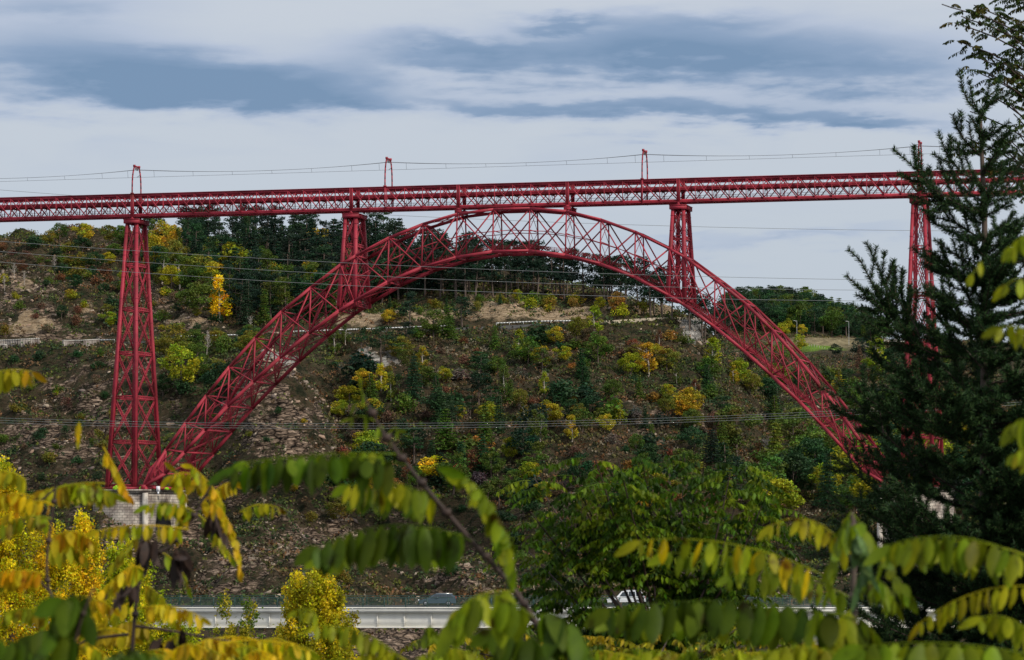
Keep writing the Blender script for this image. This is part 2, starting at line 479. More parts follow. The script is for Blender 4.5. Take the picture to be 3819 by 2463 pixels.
# survey of the slope: for bearings across the view, (distance, line of sight) pairs from near to far
COLS = {
    -700: [(480, 2500), (620, 2200), (700, 1980), (760, 1780), (810, 1530), (850, 1350), (872, 1280), (882, 1240), (930, 1080), (1000, 940), (1060, 880), (1120, 870), (1300, 1000), (2500, 1500)],
    0: [(480, 2500), (620, 2250), (700, 2030), (760, 1850), (810, 1600), (850, 1420), (872, 1335), (882, 1285), (930, 1120), (1000, 960), (1060, 905), (1120, 900), (1300, 1000), (2500, 1500)],
    250: [(480, 2500), (620, 2260), (700, 1990), (755, 1850), (800, 1640), (850, 1400), (872, 1310), (884, 1275), (930, 1100), (1000, 960), (1060, 912), (1120, 905), (1300, 1000), (2500, 1500)],
    390: [(480, 2500), (600, 2300), (690, 1975), (705, 1935), (740, 1880), (755, 1850), (795, 1650), (845, 1385), (873, 1300), (886, 1272), (930, 1110), (995, 972), (1055, 913), (1120, 905), (1300, 1000), (2500, 1500)],
    500: [(480, 2500), (600, 2320), (690, 2030), (705, 2035), (738, 2000), (752, 1850), (790, 1660), (840, 1370), (875, 1285), (888, 1268), (930, 1120), (990, 985), (1050, 915), (1120, 905), (1300, 1000), (2500, 1500)],
    800: [(480, 2500), (600, 2300), (700, 2060), (740, 1930), (780, 1720), (830, 1400), (872, 1290), (886, 1256), (930, 1130), (980, 1040), (1040, 960), (1120, 905), (1200, 900), (1400, 1050), (2500, 1500)],
    950: [(480, 2500), (600, 2300), (690, 2060), (735, 1850), (765, 1640), (785, 1440), (800, 1400), (835, 1340), (885, 1248), (940, 1130), (1000, 1040), (1080, 950), (1150, 905), (1400, 1000), (2500, 1500)],
    1080: [(480, 2500), (600, 2310), (690, 2080), (735, 1850), (765, 1600), (785, 1395), (800, 1450), (830, 1400), (885, 1242), (940, 1130), (1000, 1040), (1080, 950), (1150, 905), (1400, 1000), (2500, 1500)],
    1180: [(480, 2500), (600, 2310), (690, 2090), (735, 1880), (765, 1650), (783, 1520), (795, 1580), (830, 1450), (888, 1239), (940, 1130), (1000, 1040), (1080, 950), (1150, 905), (1400, 1000), (2500, 1500)],
    1260: [(480, 2500), (600, 2320), (690, 2110), (740, 1900), (772, 1700), (790, 1720), (815, 1620), (850, 1420), (889, 1237), (905, 1190), (1000, 1040), (1080, 960), (1150, 905), (1400, 1000), (2500, 1500)],
    1400: [(480, 2500), (600, 2390), (700, 2090), (760, 1860), (820, 1570), (860, 1370), (892, 1230), (905, 1185), (960, 1090), (1060, 960), (1150, 925), (1400, 1000), (2500, 1500)],
    1750: [(480, 2550), (600, 2400), (700, 2090), (770, 1810), (830, 1570), (880, 1340), (910, 1213), (925, 1160), (960, 1100), (1000, 1075), (1080, 1040), (1200, 1060), (1500, 1250), (2500, 1500)],
    2000: [(480, 2550), (600, 2400), (700, 2090), (770, 1810), (830, 1570), (880, 1340), (915, 1203), (930, 1160), (965, 1110), (1000, 1085), (1080, 1065), (1200, 1100), (1500, 1250), (2500, 1500)],
    2300: [(480, 2550), (600, 2400), (700, 2090), (770, 1820), (830, 1590), (880, 1340), (915, 1193), (930, 1165), (960, 1140), (1000, 1125), (1080, 1120), (1200, 1180), (1500, 1300), (2500, 1500)],
    2500: [(480, 2550), (600, 2400), (700, 2080), (770, 1830), (830, 1620), (880, 1370), (918, 1190), (940, 1176), (960, 1180), (1000, 1200), (1200, 1290), (1500, 1350), (2500, 1500)],
    2600: [(480, 2550), (600, 2400), (700, 2080), (770, 1840), (830, 1650), (880, 1400), (920, 1235), (940, 1205), (960, 1220), (1000, 1270), (1200, 1340), (1500, 1350), (2500, 1500)],
    2720: [(480, 2550), (600, 2380), (700, 2080), (770, 1860), (830, 1720), (880, 1540), (920, 1400), (945, 1350), (1000, 1430), (1100, 1400), (1250, 1310), (1400, 1225), (1500, 1170), (1600, 1160), (2500, 1500)],
    2850: [(480, 2550), (600, 2380), (700, 2060), (770, 1880), (830, 1770), (880, 1650), (930, 1560), (1000, 1500), (1100, 1400), (1250, 1320), (1350, 1275), (1450, 1200), (1560, 1160), (1700, 1150), (2500, 1500)],
    3000: [(480, 2550), (600, 2350), (700, 2040), (770, 1880), (830, 1770), (880, 1660), (930, 1570), (1000, 1500), (1100, 1410), (1250, 1325), (1350, 1270), (1450, 1205), (1560, 1165), (1700, 1160), (2500, 1500)],
    3200: [(480, 2550), (600, 2300), (700, 2000), (770, 1860), (830, 1750), (900, 1640), (1000, 1520), (1100, 1420), (1250, 1340), (1350, 1276), (1450, 1250), (1560, 1235), (1700, 1240), (2500, 1500)],
    3330: [(480, 2550), (600, 2280), (660, 2040), (740, 1880), (830, 1750), (900, 1640), (1000, 1520), (1100, 1420), (1250, 1350), (1350, 1278), (1450, 1285), (1700, 1320), (2500, 1500)],
    3819: [(480, 2500), (600, 2250), (660, 2030), (740, 1850), (800, 1750), (900, 1600), (1100, 1450), (1250, 1370), (1350, 1290), (1500, 1280), (1800, 1320), (2500, 1500)],
    4600: [(480, 2400), (600, 2100), (660, 1900), (740, 1750), (800, 1650), (900, 1500), (1100, 1380), (1250, 1330), (1350, 1270), (1500, 1260), (1800, 1300), (2500, 1500)],
}
DG = np.concatenate([np.arange(-60, 470, 5.0), np.arange(470, 640, 2.0), np.arange(640, 1130, 0.8), np.arange(1130, 1760, 3.0), np.arange(1760, 9001, 120.0)])
NX = 820
SX = np.linspace(-1, 1, NX)
_ck = np.array(sorted(COLS)); _cy = []
for k in _ck:
    a = np.array(COLS[k], float); a = np.vstack([a, (9000, 1900)])
    _cy.append(np.interp(DG, a[:, 0], a[:, 1]))
_cy = np.array(_cy)                                    # cols x depth


def smooth1(a, k, axis):
    ker = np.hanning(k + 2)[1:-1]; ker /= ker.sum()
    pad = k // 2
    return np.apply_along_axis(lambda v: np.convolve(np.pad(v, pad, 'edge'), ker, 'valid'), axis, a)


def bump_(px, py, cx, cy, rx, ry):
    return np.exp(-((px - cx) / rx) ** 2 - ((py - cy) / ry) ** 2)


def terrain():
    wd = 0.205 * np.maximum(DG, 0) + 60
    A = SX[None] * wd[:, None]; DD = np.repeat(DG[:, None], NX, 1)
    PXG = W0 / 2 + FPX * A / np.maximum(DD, 200)
    Y = np.empty_like(A)
    for i in range(len(DG)): Y[i] = np.interp(PXG[i], _ck, _cy[:, i])
    Hf = DD * np.tan(PIT - np.arctan((Y - H0 / 2) / FPX))
    Hf = smooth1(Hf, 9, 1)
    near = -1.7 - 0.30 * np.maximum(DD, 0) * np.clip(DD / 60, 0.6, 1)
    near = np.maximum(near, -44) + 0.5 * (fbm(A / 9, DD / 9, 3, 5) - .5)
    t = np.clip((DD - 420) / 60, 0, 1); t = t * t * (3 - 2 * t)
    Hh = near * (1 - t) + Hf * t
    py = H0 / 2 + FPX * np.tan(PIT - np.arctan2(Hh, np.maximum(DD, 1)))
    px = PXG
    # bare rock, road cut, pale crags, meadow
    rock = np.zeros_like(A) + .02
    for q in ((40, 1090, 230, 90, .75), (160, 1230, 200, 80, .7), (330, 1500, 380, 200, .5), (200, 1700, 420, 180, .62), (600, 2000, 420, 200, .6), (420, 960, 200, 60, .35),
              (640, 1120, 240, 90, .45), (1040, 1600, 190, 260, .85), (700, 1600, 260, 160, .4), (1250, 2060, 500, 170, .6), (2480, 1590, 260, 70, .55), (1700, 2180, 320, 120, .65), (1500, 2420, 620, 110, .8),
              (900, 2200, 300, 160, .6), (2100, 1880, 250, 120, .35), (2050, 1700, 500, 120, .18), (2900, 2300, 600, 200, .5), (3100, 1500, 260, 90, .35), (700, 1220, 140, 40, .7), (2750, 1340, 100, 40, .5), (1500, 1480, 120, 60, .3)):
        rock = np.maximum(rock, q[4] * bump_(px, py, *q[:4]))
    tan = np.zeros_like(A)
    for q in ((110, 1235, 170, 36, .85), (60, 1080, 130, 50, .6), (330, 1020, 120, 30, .5), (330, 1170, 60, 30, .6), (1960, 1180, 300, 28, 1.1), (1450, 1185, 380, 34, 1.0), (1800, 1150, 200, 40, .6), (2200, 1170, 220, 22, .8), (2460, 1176, 200, 16, .9), (720, 1225, 130, 22, .7), (1800, 1130, 140, 40, .5)):
        tan = np.maximum(tan, q[4] * bump_(px, py, *q[:4]))
    pale = np.zeros_like(A)
    for q in ((2580, 1250, 60, 60, .85), (1410, 1335, 110, 30, 1.0), (1035, 1345, 90, 60, .95), (1370, 1400, 60, 35, .6), (2400, 1228, 40, 22, .5)):
        pale = np.maximum(pale, q[4] * bump_(px, py, *q[:4]))
    far = (DD > 1180) & (DD < 1420)
    hay = np.where(far, np.clip(1.4 * bump_(px, py, 3080, 1278, 170, 22), 0, 1), 0)
    gr = np.where((DD > 1100) & (DD < 1420), np.clip(2.2 * bump_(px, py, 3050, 1304, 90, 13) - .3, 0, 1), 0)
    rough = np.clip((DD - 480) / 60, 0, 1) * np.clip((1500 - DD) / 300, .25, 1)
    r = fbm(A / 26 + DD / 60, DD / 14, 5, 11, True)
    r2 = fbm(A / 5 + DD / 14, DD / 4.0, 5, 23, True)
    # layers that stick out of the slope: the height is pulled towards steps
    st = Hh / 3.2 + 1.6 * fbm(A / 15, DD / 15, 3, 31) + A * .06
    step = (np.floor(st) + np.clip((st - np.floor(st)) * 2.4, 0, 1) - st) * 1.6
    rk = np.clip(rock * 1.3 + tan * .5 + pale * 1.6, 0, 1)
    big = fbm((A + DD * .55) / 34 + 3, (DD - A * .2) / 55, 4, 61, True)
    wroad = 1 - np.exp(-((DD - 893) / 32.0) ** 2)
    Hh = Hh + rough * wroad * (big - .62) * np.where(px < 2000, 15, 8) * (1 - np.exp(-((px - 560) / 260.0) ** 2 - ((DD - 715) / 40.0) ** 2)) * np.clip((DD - 560) / 80, 0, 1) * np.clip((1150 - DD) / 80, 0, 1)
    Hh = Hh + rough * ((r - .62) * 6.0 + (r2 - .6) * (1.0 + 3.0 * rk) + step * (.25 + 1.1 * rk))
    V = CAMP + A[..., None] * RV + DD[..., None] * FV
    foot = (abs(abs(V[..., 0]) - 87.6) < 7.2) & (abs(V[..., 1]) < 13)
    Hh = np.where(foot, np.minimum(Hh, 5.5), Hh)
    V[..., 2] += Hh
    n = len(DG); i = np.arange(n - 1)[:, None]; j = np.arange(NX - 1)[None]
    F = np.stack([i * NX + j, i * NX + j + 1, (i + 1) * NX + j + 1, (i + 1) * NX + j], -1).reshape(-1, 4)
    me = mesh_np('terrain', V.reshape(-1, 3), F, M['hill'], {k: ('POINT', v.ravel()) for k, v in dict(rock=rock, tan=tan, pale=pale, hay=hay, grass=gr).items()}, True)
    o = link('hillside_terrain', me); tag(o, kind='structure')
    return A, DD, Hh, rk


TA, TD, TH, TRK = terrain()
_wd = 0.205 * np.maximum(DG, 0) + 60


def ground(a, d, arr=None):
    arr = TH if arr is None else arr
    i = np.clip(np.searchsorted(DG, d) - 1, 0, len(DG) - 2); t = (d - DG[i]) / (DG[i + 1] - DG[i])
    def row(ii):
        s = (np.asarray(a) / _wd[ii] + 1) / 2 * (NX - 1); s = np.clip(s, 0, NX - 2); k = np.floor(s).astype(int); f = s - k
        return arr[ii, k] * (1 - f) + arr[ii, k + 1] * f
    return row(i) * (1 - t) + row(i + 1) * t


_dd = np.arange(500, 1750, 1.0)


def hit(px, py):
    """first ground point on the line of sight: (point, distance)"""
    s = (px - W0 / 2) / FPX
    h = np.array([ground(s * d, d) for d in _dd]) if False else ground(s * _dd, _dd)
    y = H0 / 2 + FPX * np.tan(PIT - np.arctan2(h, _dd))
    k = np.nonzero(y <= py)[0]
    d = _dd[k[0]] if len(k) else 1000.0
    h = float(ground(s * d, d))
    return CAMP + RV * s * d + FV * d + np.array([0, 0, h]), d


def world_at(a, d):
    return CAMP + RV * a + FV * d + np.array([0, 0, float(ground(a, d))])


# ------------------------------------------------------------------ the viaduct
RED = M['red']
via = empty('railway_viaduct', (0, 0, -61.3), 'long dark red iron railway viaduct with a great lattice arch across the valley', 'viaduct')
VO = np.array((0, 0, -61.3))
ZT = 5.16
XS = [-88.76, -36.96, -12.32, 12.32, 36.96, 88.76]
HW = 2.5


def vsplit(mb, name, parent, mat=None):
    """one object for each marked piece"""
    ms_ = mb.m + [len(mb.v)]
    start = 0
    for a, b in zip(ms_[:-1], ms_[1:]):
        if b <= a: continue
        n0 = sum(len(v) for v in mb.v[:a])
        V = np.vstack(mb.v[a:b]) - VO; F = np.vstack(mb.f[a:b]) - n0
        link(name, mesh_np(name, V, F, mat or RED), parent)


def vpart(mb, name, parent=None, mat=RED):
    V = np.vstack(mb.v) - VO
    o = link(name, mesh_np(name, V, np.vstack(mb.f), mat), parent or via)
    return o


def part_group(name):
    o = bpy.data.objects.new(name, None); SC.collection.objects.link(o); o.parent = via
    return o


def deck():
    xs_sup = [-192.4, -140.6] + XS + [140.6, 192.4]
    dk = part_group('deck')
    for s in (-1, 1):
        root = MB(); root.box(-200, 200, s * HW - .25, s * HW + .25, 0.0, .12); root.box(-200, 200, s * HW - .05, s * HW + .05, .12, .62)
        vpart(root, 'bottom_chord', dk)
        tc = MB(); tc.box(-200, 200, s * HW - .3, s * HW + .3, ZT - .12, ZT); tc.box(-200, 200, s * HW - .06, s * HW + .06, ZT - .66, ZT - .12)
        vpart(tc, 'top_chord', dk)
    post = {-1: MB(), 1: MB()}; lat = {-1: MB(), 1: MB()}; cross, sway, far = MB(), MB(), MB()
    for a, b in zip(xs_sup[:-1], xs_sup[1:]):
        n = 14 if b - a > 40 else 6
        st = (b - a) / n
        for i in range(n):
            x0 = a + i * st; x1 = x0 + st; seen = -122 < x0 < 118
            for s in (-1, 1):
                pm, lm = post[s], lat[s]
                if seen and s < 0: pm.mark(); lm.mark()
                y = s * (HW + .09); yi = s * (HW - .09)
                if not (seen and s < 0): pm, lm = far, far
                lm.beam((x0 + .1, y, ZT - .5), (x1 - .1, y, .45), .08, .23, (1, 0, 0))
                lm.beam((x0 + .1, yi, .45), (x1 - .1, yi, ZT - .5), .08, .19, (1, 0, 0))
                if i: pm.box(x0 - .055, x0 + .055, s * HW - .17, s * HW + .17, .125, ZT - .125)
                pm.box((x0 + x1) / 2 - .03, (x0 + x1) / 2 + .03, s * HW - .03, s * HW + .03, 2.9, ZT - .67)
                if i == 0:
                    pm.box(a - .38, a + .38, s * HW - .2, s * HW + .2, .125, ZT - .125)
                    for k in (-.3, 0, .3): pm.box(a + k - .04, a + k + .04, s * HW - .3, s * HW + .3, .125, ZT - .125)
            cm, sm = (cross, sway) if seen else (far, far)
            if seen: cross.mark(); sway.mark()
            cm.box(x0 - .12, x0 + .12, -HW + .18, HW - .18, 2.45, 2.69)
            cm.beam((x0, -HW + .2, .3), (x0, -.35, 2.4), .08)
            cm.beam((x0, HW - .2, .3), (x0, .35, 2.4), .08)
            sm.beam((x0, -HW, .06), (x1, HW, .06), .16, .1); sm.beam((x0, HW, .09), (x1, -HW, .09), .16, .1)
            sm.box(x0 - .1, x0 + .1, -HW, HW, -.02, .14)
    vsplit(post[-1], 'post', dk); vsplit(lat[-1], 'lattice', dk); vsplit(cross, 'floor_beam', dk); vsplit(sway, 'bottom_bracing', dk)
    o = vpart(far, 'far_lattice', dk); o['kind'] = 'stuff'
    fl = MB()
    fl.box(-200, 200, -2.1, 2.1, 2.70, 2.82)
    for y in (-1.9, -.8, .8, 1.9): fl.box(-200, 200, y - .1, y + .1, 2.82, 3.42)
    vpart(fl, 'track_floor', dk)
    rl = MB()
    for y in (-.72, .72): rl.box(-200, 200, y - .04, y + .04, 3.46, 3.62)
    vpart(rl, 'rail', dk, M['bark'])
    wk = MB()
    for z in (1.1, 1.55): wk.box(-200, 200, -.55, -.51, z, z + .04); wk.box(-200, 200, .51, .55, z, z + .04)
    wk.box(-200, 200, -.5, .5, .50, .55)
    for x in np.arange(-198, 199, 3.8):
        wk.box(x, x + .04, -.56, -.52, .5, 1.6); wk.box(x, x + .04, .52, .56, .5, 1.6)
    vpart(wk, 'inspection_walkway', dk)
    br = MB()
    for x in XS:
        for y in (-HW, HW):
            z0 = -.62 if abs(x) > 20 else -.30
            br.box(x - .45, x + .45, y - .3, y + .3, z0, z0 + .12)
            br.beam((x, y, z0 + .12), (x, y, -.03), .7, .5, (0, 1, 0), .3, .4)
    vpart(br, 'bearing', dk)


deck()

NODE = [(77.72, -52.83, -58.08), (73.4, -46.86, -53.37), (68.83, -40.82, -48.46), (63.71, -34.53, -43.2), (57.93, -28.12, -37.82), (52.02, -22.34, -32.59),
        (45.42, -17.1, -27.23), (38.73, -12.11, -22.4), (35.29, -10.19, -20.28), (27.77, -6.37, -16.21), (20.08, -3.5, -13.14), (12.32, -1.44, -11.1), (4.1, -.62, -9.95)]
ZH = -61.3


def yw(z): return 3.14 + 6.86 * (-z) / 61.3


def arch():
    nodes = [(-x, u, l) for x, u, l in NODE] + [(x, u, l) for x, u, l in NODE[::-1]]
    par = MB()
    ch = {k: MB() for k in ('un', 'uf', 'ln', 'lf')}
    post, diag, mid, ulat, llat, sway, plate, rail = (MB() for _ in range(8))
    hinge = {sg: (sg * 82.5, ZH + .4) for sg in (-1, 1)}
    def pt(i, w, s):
        x, u, l = nodes[i]; z = u if w == 'u' else l
        return np.array((x, s * yw(z), z))
    n = len(nodes)
    for s, c in ((-1, 'n'), (1, 'f')):
        for w in 'ul':
            pts = [pt(i, w, s) for i in range(n)]
            hl = np.array((-82.5, s * 10, ZH + .4)); hr = np.array((82.5, s * 10, ZH + .4))
            pts = [hl] + pts + [hr]
            for k, (a, b) in enumerate(zip(pts[:-1], pts[1:])):
                e = (b - a) / np.linalg.norm(b - a)
                big = .66 if w == 'l' else .60
                ch[w + c].beam(a - e * .1, b + e * .1, .54, big)
                ch[w + c].beam(a, b, .80, .05) if k % 2 else None
        for i in range(n):
            U, Lw = pt(i, 'u', s), pt(i, 'l', s)
            if i not in (7, 8, n - 8, n - 9): post.mark(); post.beam(U, Lw, .28, .26, (1, 0, 0))
            if i < n - 1:
                U2, L2 = pt(i + 1, 'u', s), pt(i + 1, 'l', s)
                o = np.array((0, s * .12, 0))
                sg = 1 if (nodes[i][0] < 0) else -1
                narrow = i in (7, n - 9)
                w1, w2 = (.27, .21) if not narrow else (.24, .24)
                diag.mark(); diag.beam(U + o, L2 + o, w1 if sg > 0 else w2, .26, (1, 0, 0)); diag.mark(); diag.beam(Lw - o, U2 - o, w2 if sg > 0 else w1, .26, (1, 0, 0))
        # members along the middle of the web, joining the crossings
        cs = []; mid.mark()
        for i in range(n - 1):
            a, b, c_, d_ = pt(i, 'u', s), pt(i + 1, 'l', s), pt(i, 'l', s), pt(i + 1, 'u', s)
            # crossing in the x-z plane
            r = b - a; q = d_ - c_
            t = ((c_[0] - a[0]) * q[2] - (c_[2] - a[2]) * q[0]) / (r[0] * q[2] - r[2] * q[0])
            cs.append(a + r * t)
        for a, b in zip(cs[:-1], cs[1:]): mid.beam(a, b, .16, .16)
        mid.beam(cs[0], (cs[0] + np.array((-80.6, s * 9.9, -57.4))) / 2, .2)
        # solid plates at the feet
        for sg in (-1, 1):
            i = 0 if sg < 0 else n - 1
            U, Lw = pt(i, 'u', s), pt(i, 'l', s); h = np.array((sg * 82.5, s * 10, ZH + .4))
            plate.mark()
            tp = U + (h - U) * .55 + np.array((sg * 1.1, 0, .3)); bt = Lw + (h - Lw) * .5 + np.array((-sg * .2, 0, -.3))
            plate.prism([U, tp, h + (sg * .4, 0, 0), h - (sg * .5, 0, .2), bt, Lw], (0, s * .08, 0))
            for f in (.25, .45, .62, .78, .9):
                a = U + (h - U) * f; b = Lw + (h - Lw) * f
                a = a + np.array((sg * 1.5 * f * (1 - f) * 2, s * .16, 0)); b = b + np.array((0, s * .16, 0))
                plate.beam(a, b, .1, .14, (0, 1, 0))
            m0 = (U + Lw) / 2 + (0, s * .16, 0)
            plate.beam(m0, h + (0, s * .16, 0), .1, .14, (0, 1, 0))
            plate.beam(U + (0, s * .16, 0), Lw + (h - Lw) * .45 + (0, s * .16, 0), .1, .14, (0, 1, 0))
            plate.beam(Lw + (0, s * .16, 0), U + (h - U) * .45 + (0, s * .16, 0), .1, .14, (0, 1, 0))
            plate.beam(h + (-.5, 0, -.1), h + (.5, 0, -.1), 1.3, .9)
    for i in range(n):
        for w, mb in (('u', ulat), ('l', llat)):
            a, b = pt(i, w, -1), pt(i, w, 1)
            mb.mark(); mb.beam(a, b, .24, .34)
            if i < n - 1:
                c_, d_ = pt(i + 1, w, -1), pt(i + 1, w, 1)
                nr = np.cross(b - a, c_ - a)
                mb.mark(); mb.laced(a, d_, .46, .09, nr, 20); mb.mark(); mb.laced(b, c_, .46, .09, nr, 20)
        U, Uf, Lw, Lf = pt(i, 'u', -1), pt(i, 'u', 1), pt(i, 'l', -1), pt(i, 'l', 1)
        mU = (U + Lw) / 2; mF = (Uf + Lf) / 2
        sway.mark(); sway.beam(mU, mF, .16, .14)
        sway.beam(U, mF, .09); sway.beam(Uf, mU, .09); sway.beam(Lw, mF, .09); sway.beam(Lf, mU, .09)
    # stepped walkway and handrails above the lower chords
    for y0 in (-1.0, 1.0):
        for i in range(n - 1):
            a, b = pt(i, 'l', -1), pt(i + 1, 'l', -1)
            a = np.array((a[0], y0, a[2] + .5)); b = np.array((b[0], y0, b[2] + .5))
            rail.beam(a, b, .1, .12)
            for h in (.55, .8, 1.1): rail.beam(a + (0, 0, h), b + (0, 0, h), .05)
            L_ = np.linalg.norm(b - a); m = int(L_ / 1.9) + 1
            for k in range(m):
                q = a + (b - a) * k / m; rail.beam(q, q + (0, 0, 1.1), .06, .06, (1, 0, 0))
    for i in range(n - 1):
        a, b = pt(i, 'l', -1), pt(i + 1, 'l', -1); m = int(abs(b[2] - a[2]) / .35) + 2
        for k in range(m):
            q = a + (b - a) * (k + .5) / m; rail.box(q[0] - .16, q[0] + .16, -1.0, 1.0, q[2] + .52, q[2] + .57)
    ao = part_group('arch')
    for k in ('ln', 'lf'): vpart(ch[k], 'lower_chord', ao)
    vpart(ch['un'], 'upper_chord', ao); vpart(ch['uf'], 'upper_chord', ao)
    vsplit(post, 'web_post', ao); vsplit(diag, 'web_diagonal', ao); vsplit(mid, 'web_girt', ao)
    vsplit(ulat, 'upper_bracing', ao); vsplit(llat, 'lower_bracing', ao); vsplit(sway, 'sway_bracing', ao)
    vsplit(plate, 'foot_plate', ao); vpart(rail, 'inspection_walkway', ao)


arch()


def tower(X0, z0, z1, hx0, hy0, hx1, hy1, levels, name='pier', mirror=1, cap=True, legw=.78):
    """iron tower of four legs; 0 is the top, 1 the foot"""
    root = MB(); legs = []; br, st, thin = MB(), MB(), MB()
    if cap:
        root.box(X0 - hx0 - .75, X0 + hx0 + .75, -hy0 - .75, hy0 + .75, z0, z0 + .12)
        for s in (-1, 1):
            root.box(X0 - hx0 - .68, X0 + hx0 + .68, s * (hy0 + .58) - .08, s * (hy0 + .58) + .08, z0 - .86, z0 - .001)
            root.box(X0 + s * (hx0 + .56) - .08, X0 + s * (hx0 + .56) + .08, -hy0 - .5, hy0 + .5, z0 - .85, z0 - .002)
            for k in np.linspace(-hy0, hy0, 7): root.box(X0 + s * (hx0 + .66) - .05, X0 + s * (hx0 + .66) + .05, k - .05, k + .05, z0 - .74, z0 - .004)
    top = z0 - (.5 if cap else 0)
    def c(sx, sy, t): return np.array((X0 + sx * (hx0 + (hx1 - hx0) * t), sy * (hy0 + (hy1 - hy0) * t), top + (z1 - top) * t))
    if not cap: root.box(X0 - hx0, X0 + hx0, -hy0, hy0, top - .1, top)
    ro = vpart(root, name)
    for sx in (-1, 1):
        for sy in (-1, 1):
            lg = MB(); lg.beam(c(sx, sy, 0), c(sx, sy, 1), legw * .80, legw * .85, (0, 1, 0), legw * 1.15, legw * 1.12)
            # open inner side of the box leg reads as an edge strip
            o = np.array((-sx * .1, -sy * .1, 0))
            lg.beam(c(sx, sy, 0) + o * 4, c(sx, sy, 1) + o * 4, .1, .1, (0, 1, 0))
            for k in range(levels * 2):
                q = c(sx, sy, (k + .5) / levels / 2); lg.box(q[0] - legw * .50, q[0] + legw * .50, q[1] - legw * .50, q[1] + legw * .50, q[2] - .04, q[2] + .04)
            vpart(lg, 'leg', ro)
    for k in range(levels):
        t0, t1 = k / levels, (k + 1) / levels
        faces = [((-1, -1), (1, -1), (0, 1, 0)), ((-1, 1), (1, 1), (0, 1, 0)), ((-1, -1), (-1, 1), (1, 0, 0)), ((1, -1), (1, 1), (1, 0, 0))]
        for p, q, nr in faces:
            A0, A1, B0, B1 = c(*p, t0), c(*p, t1), c(*q, t0), c(*q, t1)
            off = np.array(nr) * .12
            w = .50 if hx1 > 2 else .3
            br.mark(); br.laced(A0 + off, B1 + off, w, .13, nr, None, .7); br.mark(); br.laced(B0 - off, A1 - off, w, .13, nr, None, .7)
            st.mark(); st.laced(A1 + (0, 0, .2), B1 + (0, 0, .2), .55, .2, np.array(nr), None, .6)
            M0, M1 = (A0 + A1) / 2, (B0 + B1) / 2
            thin.beam(M0, (A0 + B0) / 2 + (0, 0, -.3), .07); thin.beam(M1, (A0 + B0) / 2 + (0, 0, -.3), .07)
            thin.beam(M0, (A1 + B1) / 2, .07); thin.beam(M1, (A1 + B1) / 2, .07)
        # plan bracing and an inner core ladder
        thin.beam(c(-1, -1, t1), c(1, 1, t1), .14); thin.beam(c(1, -1, t1), c(-1, 1, t1), .14)
    vsplit(br, 'diagonal_bracing', ro); vsplit(st, 'strut', ro); vpart(thin, 'tie_bar', ro)
    return ro


tower(-88.76, -.74, -61.0, 1.12, 2.6, 3.3, 7.85, 6)
tower(88.76, -.74, -61.0, 1.2, 2.8, 3.3, 8.4, 6)
for sg in (-1, 1):
    tower(sg * 36.96, -.74, -21.2, 1.15, 2.75, 1.85, 5.2, 3, 'arch_pier', legw=.82)
    sp = MB()
    for y in (-HW, HW):
        sp.box(sg * 12.32 - .7, sg * 12.32 + .7, y - .5, y + .5, -1.1, -.32)
        sp.box(sg * 12.32 - .9, sg * 12.32 + .9, y - .6, y + .6, -.42, -.30)
    sp.box(sg * 12.32 - .15, sg * 12.32 + .15, -2.0, 2.0, -.95, -.4)
    vpart(sp, 'crown_saddle')


def masonry(sg):
    mb = MB()
    xo, xi = sg * 93.8, sg * 81.4      # the side towards the arch carries the tall opening
    z1, z0 = -62.0, -84.0
    hw = 12.0; ow = 5.7; spring = -72.0; rise = 7.6
    x0, x1 = min(xo, xi), max(xo, xi)
    mb.box(x0, x1, -hw, -ow, z0, z1 - .001); mb.box(x0, x1, ow, hw, z0, z1 - .001)
    # pointed barrel over the opening
    k = 12; th = np.linspace(0, np.pi, k + 1)
    ys = -ow * np.cos(th); zs = spring + rise * np.sin(th) ** .8
    for a in range(k):
        V = []
        for x in (x0, x1):
            V += [(x, ys[a], zs[a]), (x, ys[a + 1], zs[a + 1]), (x, ys[a + 1], z1 - .001), (x, ys[a], z1 - .001)]
        mb.add(V, [(0, 1, 2, 3), (4, 7, 6, 5), (0, 4, 5, 1), (3, 2, 6, 7)])
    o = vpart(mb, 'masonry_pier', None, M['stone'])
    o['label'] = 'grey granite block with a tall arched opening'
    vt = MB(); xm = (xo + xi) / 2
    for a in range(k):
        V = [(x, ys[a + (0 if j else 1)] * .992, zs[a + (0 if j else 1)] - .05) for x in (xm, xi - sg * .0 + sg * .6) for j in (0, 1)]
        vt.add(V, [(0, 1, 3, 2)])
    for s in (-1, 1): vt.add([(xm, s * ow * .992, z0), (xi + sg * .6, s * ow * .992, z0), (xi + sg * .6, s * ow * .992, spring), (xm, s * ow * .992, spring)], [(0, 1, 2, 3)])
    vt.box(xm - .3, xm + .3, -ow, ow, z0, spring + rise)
    vpart(vt, 'vault_shade_lining', o, simple('shade_dark_stone', (.055, .055, .06), .85, 0, .5, .5))  # added dark lining; the shade inside the opening is put into its colour
    cp = MB(); cp.box(x0 - .45, x1 + .45, -hw - .45, hw + .45, z1, z1 + .45)
    cp.box(x0 - .25, x1 + .25, -hw - .25, hw + .25, z1 - .35, z1 - .004)
    vpart(cp, 'coping', o, M['stone'])
    q = MB()
    for y in (-hw, hw): q.mark(); q.box(xi - .55, xi + .55, y - .35, y + .35, z0, z1 - .36)
    vsplit(q, 'corner_pilaster', o, simple('pale_granite', (.48, .43, .37), .85, 0, .25, .9))


